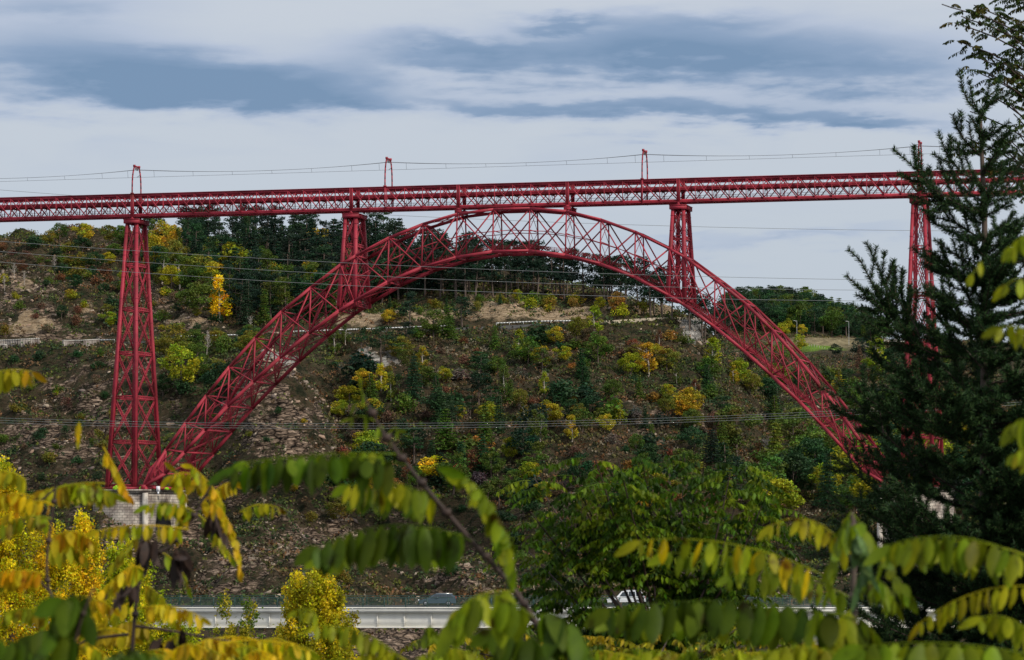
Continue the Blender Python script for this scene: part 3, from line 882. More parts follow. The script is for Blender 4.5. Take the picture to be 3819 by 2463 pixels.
masonry(-1); masonry(1)
bk = MB()
for sg in (-1, 1):
    bk.mark()
    for s in (-1, 1):
        bk.beam((sg * 82.5, s * 10, ZH + .3), (sg * 82.0, s * 10, ZH - 2.2), 1.4, 1.2, (0, 1, 0), .8, .9)
    for y in (-8.2, 8.2): bk.box(sg * 88.76 - 4.4, sg * 88.76 + 4.4, y - .35, y + .35, -61.53, -61.0)
    for x in (-3.3, 3.3): bk.box(sg * 88.76 + x - .35, sg * 88.76 + x + .35, -7.8, 7.8, -61.52, -61.02)
    bk.box(sg * 84.0 - 1.6, sg * 84.0 + 1.6, 9.0, 9.7, -61.5, -61.0); bk.box(sg * 80.5 - .3, sg * 80.5 + .3, -9.6, 9.6, -61.5, -60.9)
vsplit(bk, 'foot_bearing', via)

# ------------------------------------------------------------------ catenary gantries and wires over the deck
GX = [-88.76, -29.1, 29.0, 88.76]
GL = ['red arched catenary gantry on the deck right above the tall left pier', 'red arched catenary gantry on the deck, just right of the left arch pier',
      'red arched catenary gantry on the deck just left of the right arch pier', 'red arched catenary gantry on the deck beside the spruce, rightmost of the row']
g0 = None
for x, lab in zip(GX, GL):
    if g0 is None:
        g = empty('catenary_gantry', (0, 0, 0), lab, 'gantry', 'catenary gantries on the viaduct deck')
        for s in (-1, 1):
            lg = MB()
            pts = [(0, s * 2.66, -5.2), (0, s * 2.66, .2), (0, s * 2.66, 1.6), (0, s * 2.58, 3.0), (0, s * 2.38, 4.2), (0, s * 2.05, 5.2), (0, s * 1.6, 6.0), (0, s * 1.35, 6.35)]
            for a, b in zip(pts[:-1], pts[1:]): lg.beam(a, b, .26, .22, (0, 1, 0))
            lg.box(-.32, .32, s * 2.66 - .3, s * 2.66 + .3, .0, .22)
            link('leg', mesh_np('leg', np.vstack(lg.v), np.vstack(lg.f), RED), g)
        cb = MB(); cb.beam((0, -1.5, 6.4), (0, 1.5, 6.4), .3, .3); cb.box(-.25, .25, -1.6, -1.3, 6.2, 6.7); cb.box(-.25, .25, 1.3, 1.6, 6.2, 6.7)
        cb.beam((0, -1.1, 6.0), (0, 1.1, 6.0), .12)
        link('crossbar', mesh_np('crossbar', np.vstack(cb.v), np.vstack(cb.f), RED), g)
        ins = MB()
        for y in (-.7, 0, .5): ins.tube([(0, y, 6.2), (0, y, 5.5)], .09)
        ins.tube([(0, 1.9, 4.6), (0, .4, 4.1)], .06)
        link('insulator', mesh_np('insulator', np.vstack(ins.v), np.vstack(ins.f), M['contactwire']), g)
        g.location = (x, 0, ZT); g0 = g
    else:
        g = g0.copy(); SC.collection.objects.link(g); g.location = (x, 0, ZT); g['label'] = lab
        for c in g0.children:
            k = c.copy(); SC.collection.objects.link(k); k.parent = g

gxs = [-147.0] + GX + [147.0]
ms, cw = MB(), MB()
for a, b in zip(gxs[:-1], gxs[1:]):
    t = np.linspace(0, 1, 15); x = a + (b - a) * t
    for y, z, sag in ((-.7, 5.55, 1.0), (.2, 5.75, 1.1)):
        ms.tube(np.stack([x, np.full(15, y), ZT + z - sag * 4 * t * (1 - t)], 1), .035, 4)
    cw.tube(np.stack([x, 0 * x, ZT + 3.95 + 0 * x], 1), .03, 4)
    for k in (1, 3.2, 5.4, 7.6, 9.8, 12, 13.5):
        tt = k / 14; xx = a + (b - a) * tt; z = 5.65 - 1.05 * 4 * tt * (1 - tt)
        cw.tube([(xx, 0, ZT + 3.95), (xx, -.3, ZT + z)], .028, 4)
o = ms.build('messenger_wire', M['contactwire']); tag(o, 'pair of grey sagging messenger wires hung from gantry to gantry over the deck', 'wire')
o = cw.build('contact_wire', M['contactwire']); tag(o, 'level contact wire with short hangers below the sagging wires over the deck', 'wire')


def power_line(pts, d0, d1, lab, r, mat='wire', grp=None, dy=0):
    px = np.array([p[0] for p in pts], float); py = np.array([p[1] for p in pts], float) + dy
    x = np.linspace(px[0], px[-1], 40)
    co = np.polyfit(px, py, 2); y = np.polyval(co, x)
    mb = MB(); mb.tube([P(a, b, d0 + (d1 - d0) * (a - px[0]) / (px[-1] - px[0])) for a, b in zip(x, y)], r, 4)
    o = mb.build('power_line', M[mat]); tag(o, lab, 'power line', grp)


UP = 'power lines crossing in front of the arch'
power_line([(-300, 880), (57, 901), (800, 955), (1400, 988), (2000, 1014), (2819, 1034), (4200, 1050)], 620, 600, 'topmost of three thin pale power lines crossing the upper part of the left pier', .038, grp=UP)
power_line([(-300, 912), (0, 938), (800, 998), (1000, 1011), (2000, 1058), (3000, 1075), (4200, 1082)], 620, 600, 'middle one of three thin pale power lines crossing the upper part of the left pier', .038, grp=UP)
power_line([(-300, 950), (0, 978), (800, 1040), (1000, 1050), (2000, 1097), (3000, 1116), (4200, 1122)], 620, 600, 'lowest of three thin pale power lines crossing the upper part of the left pier', .038, grp=UP)
power_line([(-200, 690), (0, 710), (230, 729), (1452, 803), (2000, 826), (2500, 843), (3000, 855), (4200, 862)], 800, 780, 'single faint power line behind the deck and above the right half of the arch', .045)
LOW = [(-300, 1551), (0, 1558), (1000, 1576), (1500, 1579), (2000, 1573), (2500, 1563), (3000, 1539), (3500, 1512), (4200, 1460)]
LN = 'power lines in a close bundle across the lower slope'
for i, w in enumerate(('topmost', 'middle', 'lowest')):
    power_line(LOW, 640, 620, w + ' of three close power lines running level across the lower slope', .032, grp=LN, dy=i * 9)

# ------------------------------------------------------------------ road on the hillside
def ridge_line(pts, n=160):
    """follow the ground along a line of sight sequence"""
    px = np.array([p[0] for p in pts], float); py = np.array([p[1] for p in pts], float)
    x = np.linspace(px[0], px[-1], n); y = np.interp(x, px, py); dd = []
    out = []
    for a, b in zip(x, y):
        p, d = hit(a, b); dd.append(d)
    dd = np.array(dd); dd = np.interp(np.arange(n), np.arange(n)[::4], [np.median(dd[max(0, k - 6):k + 7]) for k in range(0, n, 4)])
    dd = smooth1(dd[None], 13, 1)[0]
    raw = np.array([hit(a, b + 3)[1] for a, b in zip(x, y)])
    lo_ = np.array([raw[max(0, k - 2):k + 3].min() for k in range(n)])
    dd = smooth1(np.minimum(dd, lo_)[None], 9, 1)[0] - 1.6
    return [P(a, b, d) for a, b, d in zip(x, y, dd)]


def ribbon(pts, back, drop, name, mat):
    pts = np.array(pts); V = np.vstack([pts + (0, 0, -drop), pts + FV * back + (0, 0, -drop + .25)]); n = len(pts)
    i = np.arange(n - 1); F = np.stack([i, i + 1, n + i + 1, n + i], -1)
    V2 = np.vstack([V, pts + (0, 0, -drop - 2.5)]); F2 = np.stack([2 * n + i, 2 * n + i + 1, i + 1, i], -1)
    return link(name, mesh_np(name, V2, np.vstack([F, F2]), mat))


ROADPTS = [(300, 1271), (423, 1268), (666, 1255), (975, 1247), (1092, 1237), (1400, 1226), (1675, 1215), (2000, 1199), (2140, 1197)]
rp = ridge_line(ROADPTS)
o = ribbon(rp, 6.0, .78, 'hillside_road', M['asphalt']); tag(o, kind='structure')
o = ribbon(ridge_line([(2230, 1195), (2400, 1184), (2480, 1180), (2560, 1181)], 40), 4.0, .3, 'gravel_track', simple('gravel', (.36, .30, .22), .95, 0, .25, .6)); tag(o, kind='structure')


def guardrail(pts, lab, grp=None, h=.78):
    pts = np.array(pts); root = MB()
    for a, b in zip(pts[:-1], pts[1:]):
        root.beam(a, b, .10, .34)
        root.beam(a + (0, 0, .0) - FV * .07, b - FV * .07, .05, .1)
    o = root.build('guardrail', M['galv']); tag(o, lab, 'guardrail', grp)
    pm = MB()
    L = np.concatenate([[0], np.cumsum(np.linalg.norm(np.diff(pts, axis=0), axis=1))])
    for q in np.arange(0, L[-1], 4.0):
        c = np.array([np.interp(q, L, pts[:, k]) for k in range(3)])
        pm.beam(c + (0, 0, .15), c + (0, 0, -h - .3), .12, .1, (1, 0, 0))
    link('post', mesh_np('post', np.vstack(pm.v), np.vstack(pm.f), M['galv']), o)
    return o


def cut(pts, a, b):
    n = len(pts); x = np.linspace(300, 2140, n)
    return [p for p, q in zip(pts, x) if a <= q <= b]


guardrail(cut(rp, 300, 430), 'short pale guardrail on the hillside road just left of the tall left pier')
guardrail(cut(rp, 660, 985), 'pale guardrail on the hillside road between the left pier and the arch')
guardrail(cut(rp, 1080, 1690), 'long pale guardrail of the hillside road below the rocky cutting, seen under the arch')
guardrail(cut(rp, 1850, 2140), 'pale guardrail at the right end of the hillside road under the arch crown')


def stone_wall(pts, hgt, lab, thick=.8):
    pts = ridge_line(pts, 24); mb = MB()
    for a, b in zip(pts[:-1], pts[1:]):
        mb.beam(a + (0, 0, -hgt / 2 + .9), b + (0, 0, -hgt / 2 + .9), thick, hgt)
    o = mb.build('stone_wall', M['wallstone']); tag(o, lab, 'wall')
    cp = MB()
    for a, b in zip(pts[:-1], pts[1:]): cp.beam(a + (0, 0, 1.0), b + (0, 0, 1.0), thick + .2, .2)
    link('coping', mesh_np('coping', np.vstack(cp.v), np.vstack(cp.f), simple('coping_stone', (.55, .52, .47), .9, 0, .15, 1)), o)


stone_wall([(-60, 1286), (60, 1281), (148, 1276)], 2.8, 'pale stone parapet wall of the hillside road at the left edge')
stone_wall([(-40, 1300), (6, 1298), (22, 1300)], 7.0, 'tall pale buttress of stone wall at the far left edge')
stone_wall([(235, 1284), (300, 1284), (372, 1279)], 3.4, 'rough dry stone retaining wall left of the tall left pier')

# lamps, fence and far road rail on the far hill
for (x, y0, y1, lab) in ((2972, 1252, 1198, 'thin grey street lamp on the far hill in front of the wood'), (3166, 1273, 1200, 'thin grey street lamp on the far hill at the right end of the hay meadow')):
    d = 1330; b, t = P(x, y0 + 6, d), P(x, y1, d)
    l = empty('street_lamp', b, lab, 'street lamp', 'street lamps on the far hill')
    m = MB(); m.tube([(0, 0, -1), (0, 0, (t - b)[2])], .10, 6, .07); link('pole', mesh_np('pole', np.vstack(m.v), np.vstack(m.f), M['galv']), l)
    m = MB(); h = (t - b)[2]; m.beam((0, 0, h), tuple(-RV * 1.3 + (0, 0, h + .15)), .16, .12); m.beam(tuple(-RV * .7 + (0, 0, h + .1)), tuple(-RV * 1.5 + (0, 0, h + .15)), .4, .16)
    link('lamp_head', mesh_np('lamp_head', np.vstack(m.v), np.vstack(m.f), M['galv']), l)
m = MB(); a, b = P(3228, 1273, 1345), P(3420, 1275, 1345); m.beam(a, b, .2, .45); m.beam(a + (0, 0, .6), b + (0, 0, .6), .1, .1)
for k in range(9): q = a + (b - a) * k / 8; m.beam(q + (0, 0, .7), q - (0, 0, 1.6), .14, .14, (1, 0, 0))
tag(m.build('road_barrier', M['concrete']), 'white road barrier on the far hill behind the right pier', 'barrier')
fn = MB()
for k in range(16):
    p = world_at((2990 + k * 9 - W0 / 2) / FPX * (1300 - 0 * k), 1300 - k * .8); fn.beam(p - (0, 0, .3), p + (0, 0, 1.3), .16, .16, (1, 0, 0))
tag(fn.build('field_fence', M['palebark']), 'row of pale fence stakes at the edge of the green meadow', 'fence')

# ------------------------------------------------------------------ things on the masonry
for (px_, py_, w, lab) in ((438, 1818, 1.7, 'bright lime green shrub on the pier base, left of the near pier leg'), (532, 1815, 1.4, 'bright lime green shrub beside the foot of the arch'),
                           (577, 1824, .8, 'small lime green shrub right of the arch foot, left of the white panel'), (622, 1822, .9, 'small lime green shrub right of the white panel on the pier base'), (647, 1825, .8, 'rightmost small lime green shrub on the pier base')):
    yb = -8 if px_ < 560 else -4; d = 702 + (px_ - 438) * .03
    c = P(px_, py_, d); c[2] = -61.55
    n = 260; q = RNG.normal(size=(n, 3)); q /= np.linalg.norm(q, axis=1)[:, None]; q[:, 2] = abs(q[:, 2]); q *= (RNG.uniform(.6, 1, n)[:, None]) * (w * .62, w * .62, w * .55)
    u = RNG.normal(size=(n, 3)); u /= np.linalg.norm(u, axis=1)[:, None]; v = np.cross(u, RNG.normal(size=(n, 3))); v /= np.linalg.norm(v, axis=1)[:, None]
    V = np.stack([q - u * .12, q - v * .09, q + u * .12, q + v * .09], 1).reshape(-1, 3)
    me = mesh_np('lime_shrub', V, np.arange(4 * n).reshape(-1, 4), M['leaf'], {'tint': ('POINT', np.repeat(RNG.uniform(.8, 1.1, n)[:, None] * np.ones(3), 4, 0))})
    o = link('shrub', me, None, c); o.color = (.55, .95, .06, 1); tag(o, lab, 'shrub', 'lime green shrubs on the left pier base')
sg = MB(); c = P(590, 1824, 699); e = RV * .5
sg.beam(c + (0, 0, -.6), c + (0, 0, .6), .12, .85, RV); sg.beam(c + (0, 0, -.55) , c + (0, 0, -1.2), .1, .4, RV)
o = sg.build('information_panel', M['sign'], None, c); tag(o, 'small white panel standing on the pier base under the arch foot', 'sign')


# ------------------------------------------------------------------ the white road bridge and its cars
def road_bridge():
    d0 = 380.0
    zt = P(1900, 2266, d0)[2]; zf = P(1900, 2285, d0)[2]; zb = P(1900, 2343, d0)[2]; zr = P(1900, 2230, d0)[2]
    a0, a1 = -130.0, 175.0
    def W(a, d, z): return np.array([*(CAMP + RV * a + FV * d)[:2], z])
    br = empty('road_bridge', W(0, d0 + 5, zb), 'long white steel girder road bridge with green railings in front of the viaduct', 'road bridge')
    O = W(0, d0 + 5, zb)
    def part(mb, name, mat, par=None): return link(name, mesh_np(name, np.vstack(mb.v) - O, np.vstack(mb.f), mat), par or br)
    m = MB(); m.beam(W(a0, d0 + 5.2, zf + .12), W(a1, d0 + 5.2, zf + .12), 10.4, zt - zf - .3); dk = part(m, 'deck_slab', M['concrete'])
    m = MB()
    m.beam(W(a0, d0, (zt + zf) / 2), W(a1, d0, (zt + zf) / 2), .5, zt - zf); m.beam(W(a0, d0 - .05, zt - .05), W(a1, d0 - .05, zt - .05), .62, .14)
    m.beam(W(a0, d0 + 10.4, (zt + zf) / 2), W(a1, d0 + 10.4, (zt + zf) / 2), .5, zt - zf); part(m, 'edge_beam', M['concrete'], dk)
    m = MB(); m.beam(W(a0, d0 + 5.2, zt - .02), W(a1, d0 + 5.2, zt - .02), 9.6, .08); part(m, 'road_surface', M['asphalt'], dk)
    for dd in (d0 + .45, d0 + 9.9):
        m = MB(); m.beam(W(a0, dd, (zf + zb) / 2), W(a1, dd, (zf + zb) / 2), .06, zf - zb); m.beam(W(a0, dd, zb + .06), W(a1, dd, zb + .06), .62, .12)
        g = part(m, 'girder', M['white'])
        s = MB()
        for a in np.arange(a0 + 1.2, a1, 3.22):
            s.mark(); s.beam(W(a, dd - .17, zb + .13), W(a, dd - .17, zf), .24, .10, RV)
        s2 = MB(); s2.v, s2.f = s.v, s.f; part(s2, 'stiffener', M['white'], g)
    for k, dd in enumerate((d0, d0 + 10.3)):
        r = MB()
        H = zr - zt
        for j in range(7): z = zt + H * (j + 1) / 7; r.beam(W(a0, dd, z), W(a1, dd, z), .04, .034 if j < 6 else .07)
        rl = part(r, 'railing', M['rail'])
        q = MB()
        for a in np.arange(a0, a1, 2.55):
            t_ = MB() if abs(a) < 64 else q
            t_.beam(W(a, dd + .04, zt), W(a, dd + .04, zr + .03), .07, .10, (1, 0, 0))
            if t_ is not q: part(t_, 'post', M['rail'], rl)
        part(q, 'far_posts', M['rail'], rl)['kind'] = 'stuff'
    for px_ in (1175, 3050):
        a = (px_ - W0 / 2) / FPX * d0; gz = min(world_at(a, d0)[2], world_at(a, d0 + 9)[2]) - 2
        for dd in (d0 + 2.2, d0 + 8.2):
            m = MB(); m.tube([W(a, dd, gz), W(a, dd, zb - .9)], .9, 12); part(m, 'column', M['concrete'])
        m = MB(); m.beam(W(a, d0 + .6, zb - .5), W(a, d0 + 9.8, zb - .5), 1.6, .96); part(m, 'pier_cap', M['concrete'])
    return zt + .02, d0


ZROAD, DROAD = road_bridge()


def car(name, lab, apx, d, prof, glassprof, wb, body, L, Wd, rad, cat):
    """prof: side outline (x forward from nose 0..L backwards, z); the car heads to the left"""
    a = (apx - W0 / 2) / FPX * d
    org = CAMP + RV * a + FV * d; org[2] = ZROAD
    c = empty(name, org, lab, cat)
    def T(x, y, z): return RV * x + FV * y + np.array([0, 0, z])
    def loft(outline, yw_low, yw_top, zl, zt_, mb):
        pts = []
        for s in (-1, 1):
            row = []
            for x, z in outline:
                t = min(1, max(0, (z - zl) / (zt_ - zl))); row.append(T(x, s * (yw_low + (yw_top - yw_low) * t), z))
            pts.append(row)
        n = len(outline); V = pts[0] + pts[1] + [T(L / 2, -yw_low * .98, .75), T(L / 2, yw_low * .98, .75)]
        mb.add(V, [(i, (i + 1) % n, n + (i + 1) % n, n + i) for i in range(n)])
        VV = np.array(V); mb.tri(VV, [(i, (i + 1) % n, 2 * n) for i in range(n)]); mb.tri(VV, [(n + i, n + (i + 1) % n, 2 * n + 1) for i in range(n)])
    m = MB(); loft(prof, Wd / 2, Wd / 2 * .80, .8, 1.75, m)
    for x in wb:
        for s in (-1, 1): pass
    b = link('body', mesh_np('body', np.vstack(m.v), np.vstack(m.f), body), c)
    for s in (-1, 1):
        for gp in glassprof:
            k = len(gp); V = []
            for off in (.015, .03):
                for x, z in gp:
                    t = min(1, max(0, (z - .8) / .95)); V.append(T(x, s * (Wd / 2 + (Wd * .4 - Wd / 2) * t + off), z))
            g = MB(); Vn = np.array(V); g.add(Vn, [(i, (i + 1) % k, k + (i + 1) % k, k + i) for i in range(k)])
            g.tri(Vn, [(k, k + i, k + i + 1) for i in range(1, k - 1)])
            link('side_window', mesh_np('side_window', np.vstack(g.v), np.vstack(g.f), M['glass']), c)
    ws = [q for q in prof if q[1] > .8]
    g = MB(); (x0, z0), (x1, z1) = ws[1], ws[2]
    g.add([T(x0 - .02, -Wd * .44, z0 + .03), T(x0 - .02, Wd * .44, z0 + .03), T(x1 - .03, Wd * .37, z1), T(x1 - .03, -Wd * .37, z1)], [(0, 1, 2, 3)])
    link('windscreen', mesh_np('windscreen', np.vstack(g.v), np.vstack(g.f), M['glass']), c)
    for x in wb:
        for s in (-1, 1):
            y = s * (Wd / 2 - .11)
            t = MB(); an = np.arange(16) * 2 * np.pi / 16
            ring = lambda yy, rr: [T(x + rr * math.cos(q), yy, rad + rr * math.sin(q)) for q in an]
            V = ring(y - .12, rad) + ring(y + .13, rad) + ring(y + s * .13, rad * .62); i = np.arange(16); j = (i + 1) % 16
            t.add(V, np.stack([i, j, 16 + j, 16 + i], -1)); b0 = 16 if s > 0 else 0
            t.add(V, np.stack([b0 + i, b0 + j, 32 + j, 32 + i], -1))
            w = link('wheel', mesh_np('wheel', np.vstack(t.v), np.vstack(t.f), M['rubber']), c)
            r = MB(); V = np.array(ring(y + s * .11, rad * .63) + [T(x, y + s * .14, rad)]); r.tri(V, np.stack([i, j, np.full(16, 16)], -1))
            link('rim', mesh_np('rim', np.vstack(r.v), np.vstack(r.f), M['rim']), w)
    for s in (-1, 1):
        for nm, x, z, h, mt in (('headlight', -.02, .68, .14, 'lampclear'), ('tail_light', L - .04, .95, .3, 'lampred')):
            q = MB(); y = s * Wd * .40; q.beam(T(x, y - .13, z), T(x, y + .13, z), .1, h); link(nm, mesh_np(nm, np.vstack(q.v), np.vstack(q.f), M[mt]), c)
        q = MB(); q.beam(T(ws[1][0] + .45, s * Wd * .5, 1.0), T(ws[1][0] + .45, s * Wd * .58, 1.02), .14, .16); link('mirror', mesh_np('mirror', np.vstack(q.v), np.vstack(q.f), body), c)
    q = MB()
    for s in (-1, 1): q.beam(T(L * .45, s * Wd * .33, prof[4][1] + .05), T(L * .9, s * Wd * .33, prof[4][1] + .04), .04, .05)
    link('roof_rack', mesh_np('roof_rack', np.vstack(q.v), np.vstack(q.f), M['rim']), c)
    return c


car('estate_car', 'dark blue estate car driving left on the white road bridge', 1563, DROAD + 7,
    [(0.05, .28), (0, .62), (1.15, .92), (1.85, 1.38), (2.2, 1.44), (4.0, 1.42), (4.5, .98), (4.55, .32)],
    [[(1.45, .94), (2.0, 1.34), (2.55, 1.38), (2.55, .95)], [(2.63, .95), (2.63, 1.38), (3.35, 1.38), (3.4, .95)], [(3.5, .96), (3.45, 1.37), (3.9, 1.35), (4.2, .98)]],
    (.85, 3.6), M['carblue'], 4.55, 1.7, .31, 'car')
car('off_road_vehicle', 'white off road vehicle driving left on the white road bridge, right of the dark estate', 2262, DROAD + 7,
    [(0.05, .42), (0, .85), (1.2, 1.12), (1.75, 1.72), (2.2, 1.84), (4.1, 1.82), (4.6, 1.2), (4.7, .5)],
    [[(1.5, 1.15), (1.9, 1.66), (2.55, 1.74), (2.55, 1.15)], [(2.65, 1.15), (2.65, 1.74), (3.4, 1.74), (3.45, 1.15)], [(3.55, 1.17), (3.5, 1.72), (4.0, 1.68), (4.3, 1.22)]],
    (.95, 3.7), M['carwhite'], 4.7, 1.85, .38, 'car')


# ------------------------------------------------------------------ trees of the slopes
def cards(q, size, tint, rng, out=None, flat=0.0):
    """small rhombic leaf clusters at q"""
    n = len(q); size = np.broadcast_to(size, n)[:, None]
    u = rng.normal(size=(n, 3)); u[:, 2] *= (1 - flat); u /= np.linalg.norm(u, axis=1)[:, None]
    v = np.cross(u, rng.normal(size=(n, 3))); v /= np.linalg.norm(v, axis=1)[:, None]
    b = size * rng.uniform(.4, .75, (n, 1))
    V = np.stack([q - u * size * .5, q - v * b * .5, q + u * size * .5, q + v * b * .5], 1).reshape(-1, 3)
    return V, np.repeat(tint, 4, 0)


def crown_mesh(kind, seed):
    r = np.random.default_rng(seed); Q = []; T = []; S = []
    H = 10.0
    if kind == 'broad':
        nc = 34; rx = 3.3; cz = 5.9; rz = 4.1
        for k in range(nc):
            dv = r.normal(size=3); dv /= np.linalg.norm(dv); f = r.uniform(.35, 1.0) ** .6
            c = np.array([dv[0] * rx * f, dv[1] * rx * f, cz + dv[2] * rz * f]); c[:2] *= 1.0 - .35 * max(0, (c[2] - 6) / 4)
            R = r.uniform(.75, 1.35); m = int(62 * R * R)
            q = r.normal(size=(m, 3)); q /= np.linalg.norm(q, axis=1)[:, None]; q = c + q * R * r.uniform(.6, 1.05, (m, 1)) * (1, 1, .75)
            Q.append(q); T.append(np.full(m, r.uniform(.72, 1.25))); S.append(r.uniform(.34, .62, m))
    elif kind == 'slim':
        for k in range(34):
            z = r.uniform(1.2, 9.6); w = 1.55 * math.sin(math.pi * min(1, (z / 10)) ** .8) + .25
            an = r.uniform(0, 6.28); c = np.array([w * .7 * math.cos(an), w * .7 * math.sin(an), z]); R = r.uniform(.5, .9); m = int(70 * R)
            q = r.normal(size=(m, 3)); q /= np.linalg.norm(q, axis=1)[:, None]; q = c + q * R * r.uniform(.5, 1.05, (m, 1)) * (1, 1, 1.25)
            Q.append(q); T.append(np.full(m, r.uniform(.75, 1.25))); S.append(r.uniform(.3, .52, m))
    elif kind == 'pine':
        for k in range(26):
            z = r.uniform(4.0, 9.7); w = 2.3 * (1 - ((z - 5.5) / 5.2) ** 2 * .8) + .2
            an = r.uniform(0, 6.28); rr = w * r.uniform(.2, 1); c = np.array([rr * math.cos(an), rr * math.sin(an), z]); R = r.uniform(.65, 1.15); m = int(55 * R)
            q = r.normal(size=(m, 3)); q /= np.linalg.norm(q, axis=1)[:, None]; q = c + q * R * r.uniform(.4, 1.05, (m, 1)) * (1, 1, .5)
            Q.append(q); T.append(np.full(m, r.uniform(.65, 1.3))); S.append(r.uniform(.26, .5, m))
    elif kind == 'fir':
        for k in range(15):
            z = .8 + k * .62; w = 2.35 * (1 - z / 10.3) + .12
            for j in range(7):
                an = j * .9 + k * .5 + r.uniform(-.3, .3); L = w * r.uniform(.75, 1.15); m = int(26 * L) + 5
                t = r.uniform(.1, 1, m)[:, None]; q = np.hstack([t * L * math.cos(an), t * L * math.sin(an), z - t * L * .28]) + r.normal(size=(m, 3)) * (.2, .2, .1)
                Q.append(q); T.append(np.full(m, r.uniform(.7, 1.25))); S.append(r.uniform(.24, .46, m))
        Q.append(np.array([[0, 0, 9.7], [0, 0, 10.0], [0, 0, 9.4]])); T.append(np.ones(3)); S.append(np.full(3, .3))
    else:    # bush
        for k in range(12):
            an = r.uniform(0, 6.28); rr = r.uniform(0, 3.4); c = np.array([rr * math.cos(an), rr * math.sin(an), r.uniform(1.5, 6.5) * (1 - rr / 7)]); R = r.uniform(1.6, 2.6); m = int(26 * R)
            q = r.normal(size=(m, 3)); q /= np.linalg.norm(q, axis=1)[:, None]; q = c + q * R * r.uniform(.55, 1.05, (m, 1))
            q[:, 2] = abs(q[:, 2])
            Q.append(q); T.append(np.full(m, r.uniform(.7, 1.25))); S.append(r.uniform(.6, 1.2, m))
    ch = np.vstack([np.tile(1 + r.normal(0, 1, 3) * (.16, .06, .06), (len(q), 1)) for q in Q])
    Q = np.vstack(Q); T = np.concatenate(T); S = np.concatenate(S)
    T = T * r.uniform(.7, 1.3, len(T)); hue = (r.normal(0, .06, (len(T), 3)) + 1) * ch
    V, C = cards(Q, S, T[:, None] * hue, r)
    return mesh_np(kind + '_crown', V, np.arange(len(V)).reshape(-1, 4), M['leaf'], {'tint': ('POINT', C)})


def trunk_mesh(kind, seed):
    r = np.random.default_rng(seed); mb = MB(); top = {'broad': 6.5, 'slim': 9, 'pine': 9, 'fir': 9.3, 'bare': 8.5}[kind]
    wob = np.cumsum(r.normal(0, .09, (6, 2)), 0)
    pts = [(wob[i, 0], wob[i, 1], -1.0 + (top + 1.0) * i / 5) for i in range(6)]
    mb.tube(pts, .24 if kind != 'bare' else .16, 6, .05)
    nb = {'broad': 9, 'slim': 8, 'pine': 10, 'fir': 0, 'bare': 16}[kind]
    for k in range(nb):
        z = r.uniform(.3, .92) * top; an = r.uniform(0, 6.28); L = r.uniform(1.0, 2.4) * (1.1 - .5 * z / top)
        b = np.array([np.interp(z, [p[2] for p in pts], [p[j] for p in pts]) for j in (0, 1)] + [z])
        e = b + np.array([math.cos(an) * L, math.sin(an) * L, L * (.9 if kind in ('broad', 'bare', 'slim') else .25)])
        mb.tube([b, (b + e) / 2 + r.normal(0, .12, 3), e], .085, 4, .02)
        if kind == 'bare':
            for j in range(5):
                c = b + (e - b) * r.uniform(.3, 1); mb.tube([c, c + r.normal(0, .5, 3) + (0, 0, .8)], .035, 3, .01)
    me = mesh_np(kind + '_trunk', np.vstack(mb.v), np.vstack(mb.f), M['palebark'] if kind in ('bare', 'slim') else M['bark'])
    return me


PROTO = {}
for kd, nv in (('broad', 6), ('slim', 3), ('pine', 6), ('fir', 4), ('bush', 5), ('bare', 3)):
    for v in range(nv):
        PROTO[kd, v] = (crown_mesh(kd, 100 + v * 7 + len(kd)) if kd != 'bare' else None, trunk_mesh(kd, 300 + v) if kd != 'bush' else None)
NV = {'broad': 6, 'slim': 3, 'pine': 6, 'fir': 4, 'bush': 5, 'bare': 3}
COL = dict(yellow=(.60, .50, .02), gold=(.40, .31, .02), lime=(.28, .29, .015), vivid=(.90, .66, .02), olive=(.17, .16, .02), green=(.08, .13, .018), deep=(.028, .070, .025), pine=(.017, .040, .022),
           orange=(.30, .16, .035), rust=(.17, .075, .038), brown=(.15, .10, .06), grey=(.14, .12, .10))
CN = dict(vivid='vivid yellow', yellow='bright yellow', gold='golden', lime='yellow green', olive='olive', green='green', deep='dark green', pine='dark', orange='orange', rust='rusty red', brown='brown', grey='grey')
KN = dict(broad='broadleaf_tree', slim='slender_tree', pine='pine_tree', fir='fir_tree', bush='shrub', bare='bare_tree')
KC = dict(broad='broadleaf tree', slim='slender tree', pine='pine', fir='fir tree', bush='shrub', bare='bare tree')
FIRST = {}
DUP = []
SCAT = []


def zone(px, py, d):
    if d > 1120 and px > 2600: return 'on the far hill right of the arch'
    if px < 400: return 'on the slope left of the tall left pier' + (', above the wall' if py < 1280 else ', below the wall')
    up = 1271 - (px - 300) * .04
    if px < 620 + max(0, (1800 - py)) * .35 and py > up: return 'on the slope between the left pier and the arch foot'
    if py < up - 30:
        if px < 1150: return 'on the upper slope above the road, left of the arch'
        if px < 2000: return 'above the road under the crown of the arch'
        return 'on the ridge under the right half of the arch'
    if px < 1700: return 'below the road under the left half of the arch'
    if px < 2450: return 'on the slope under the right half of the arch'
    return 'on the slope near the right foot of the arch'


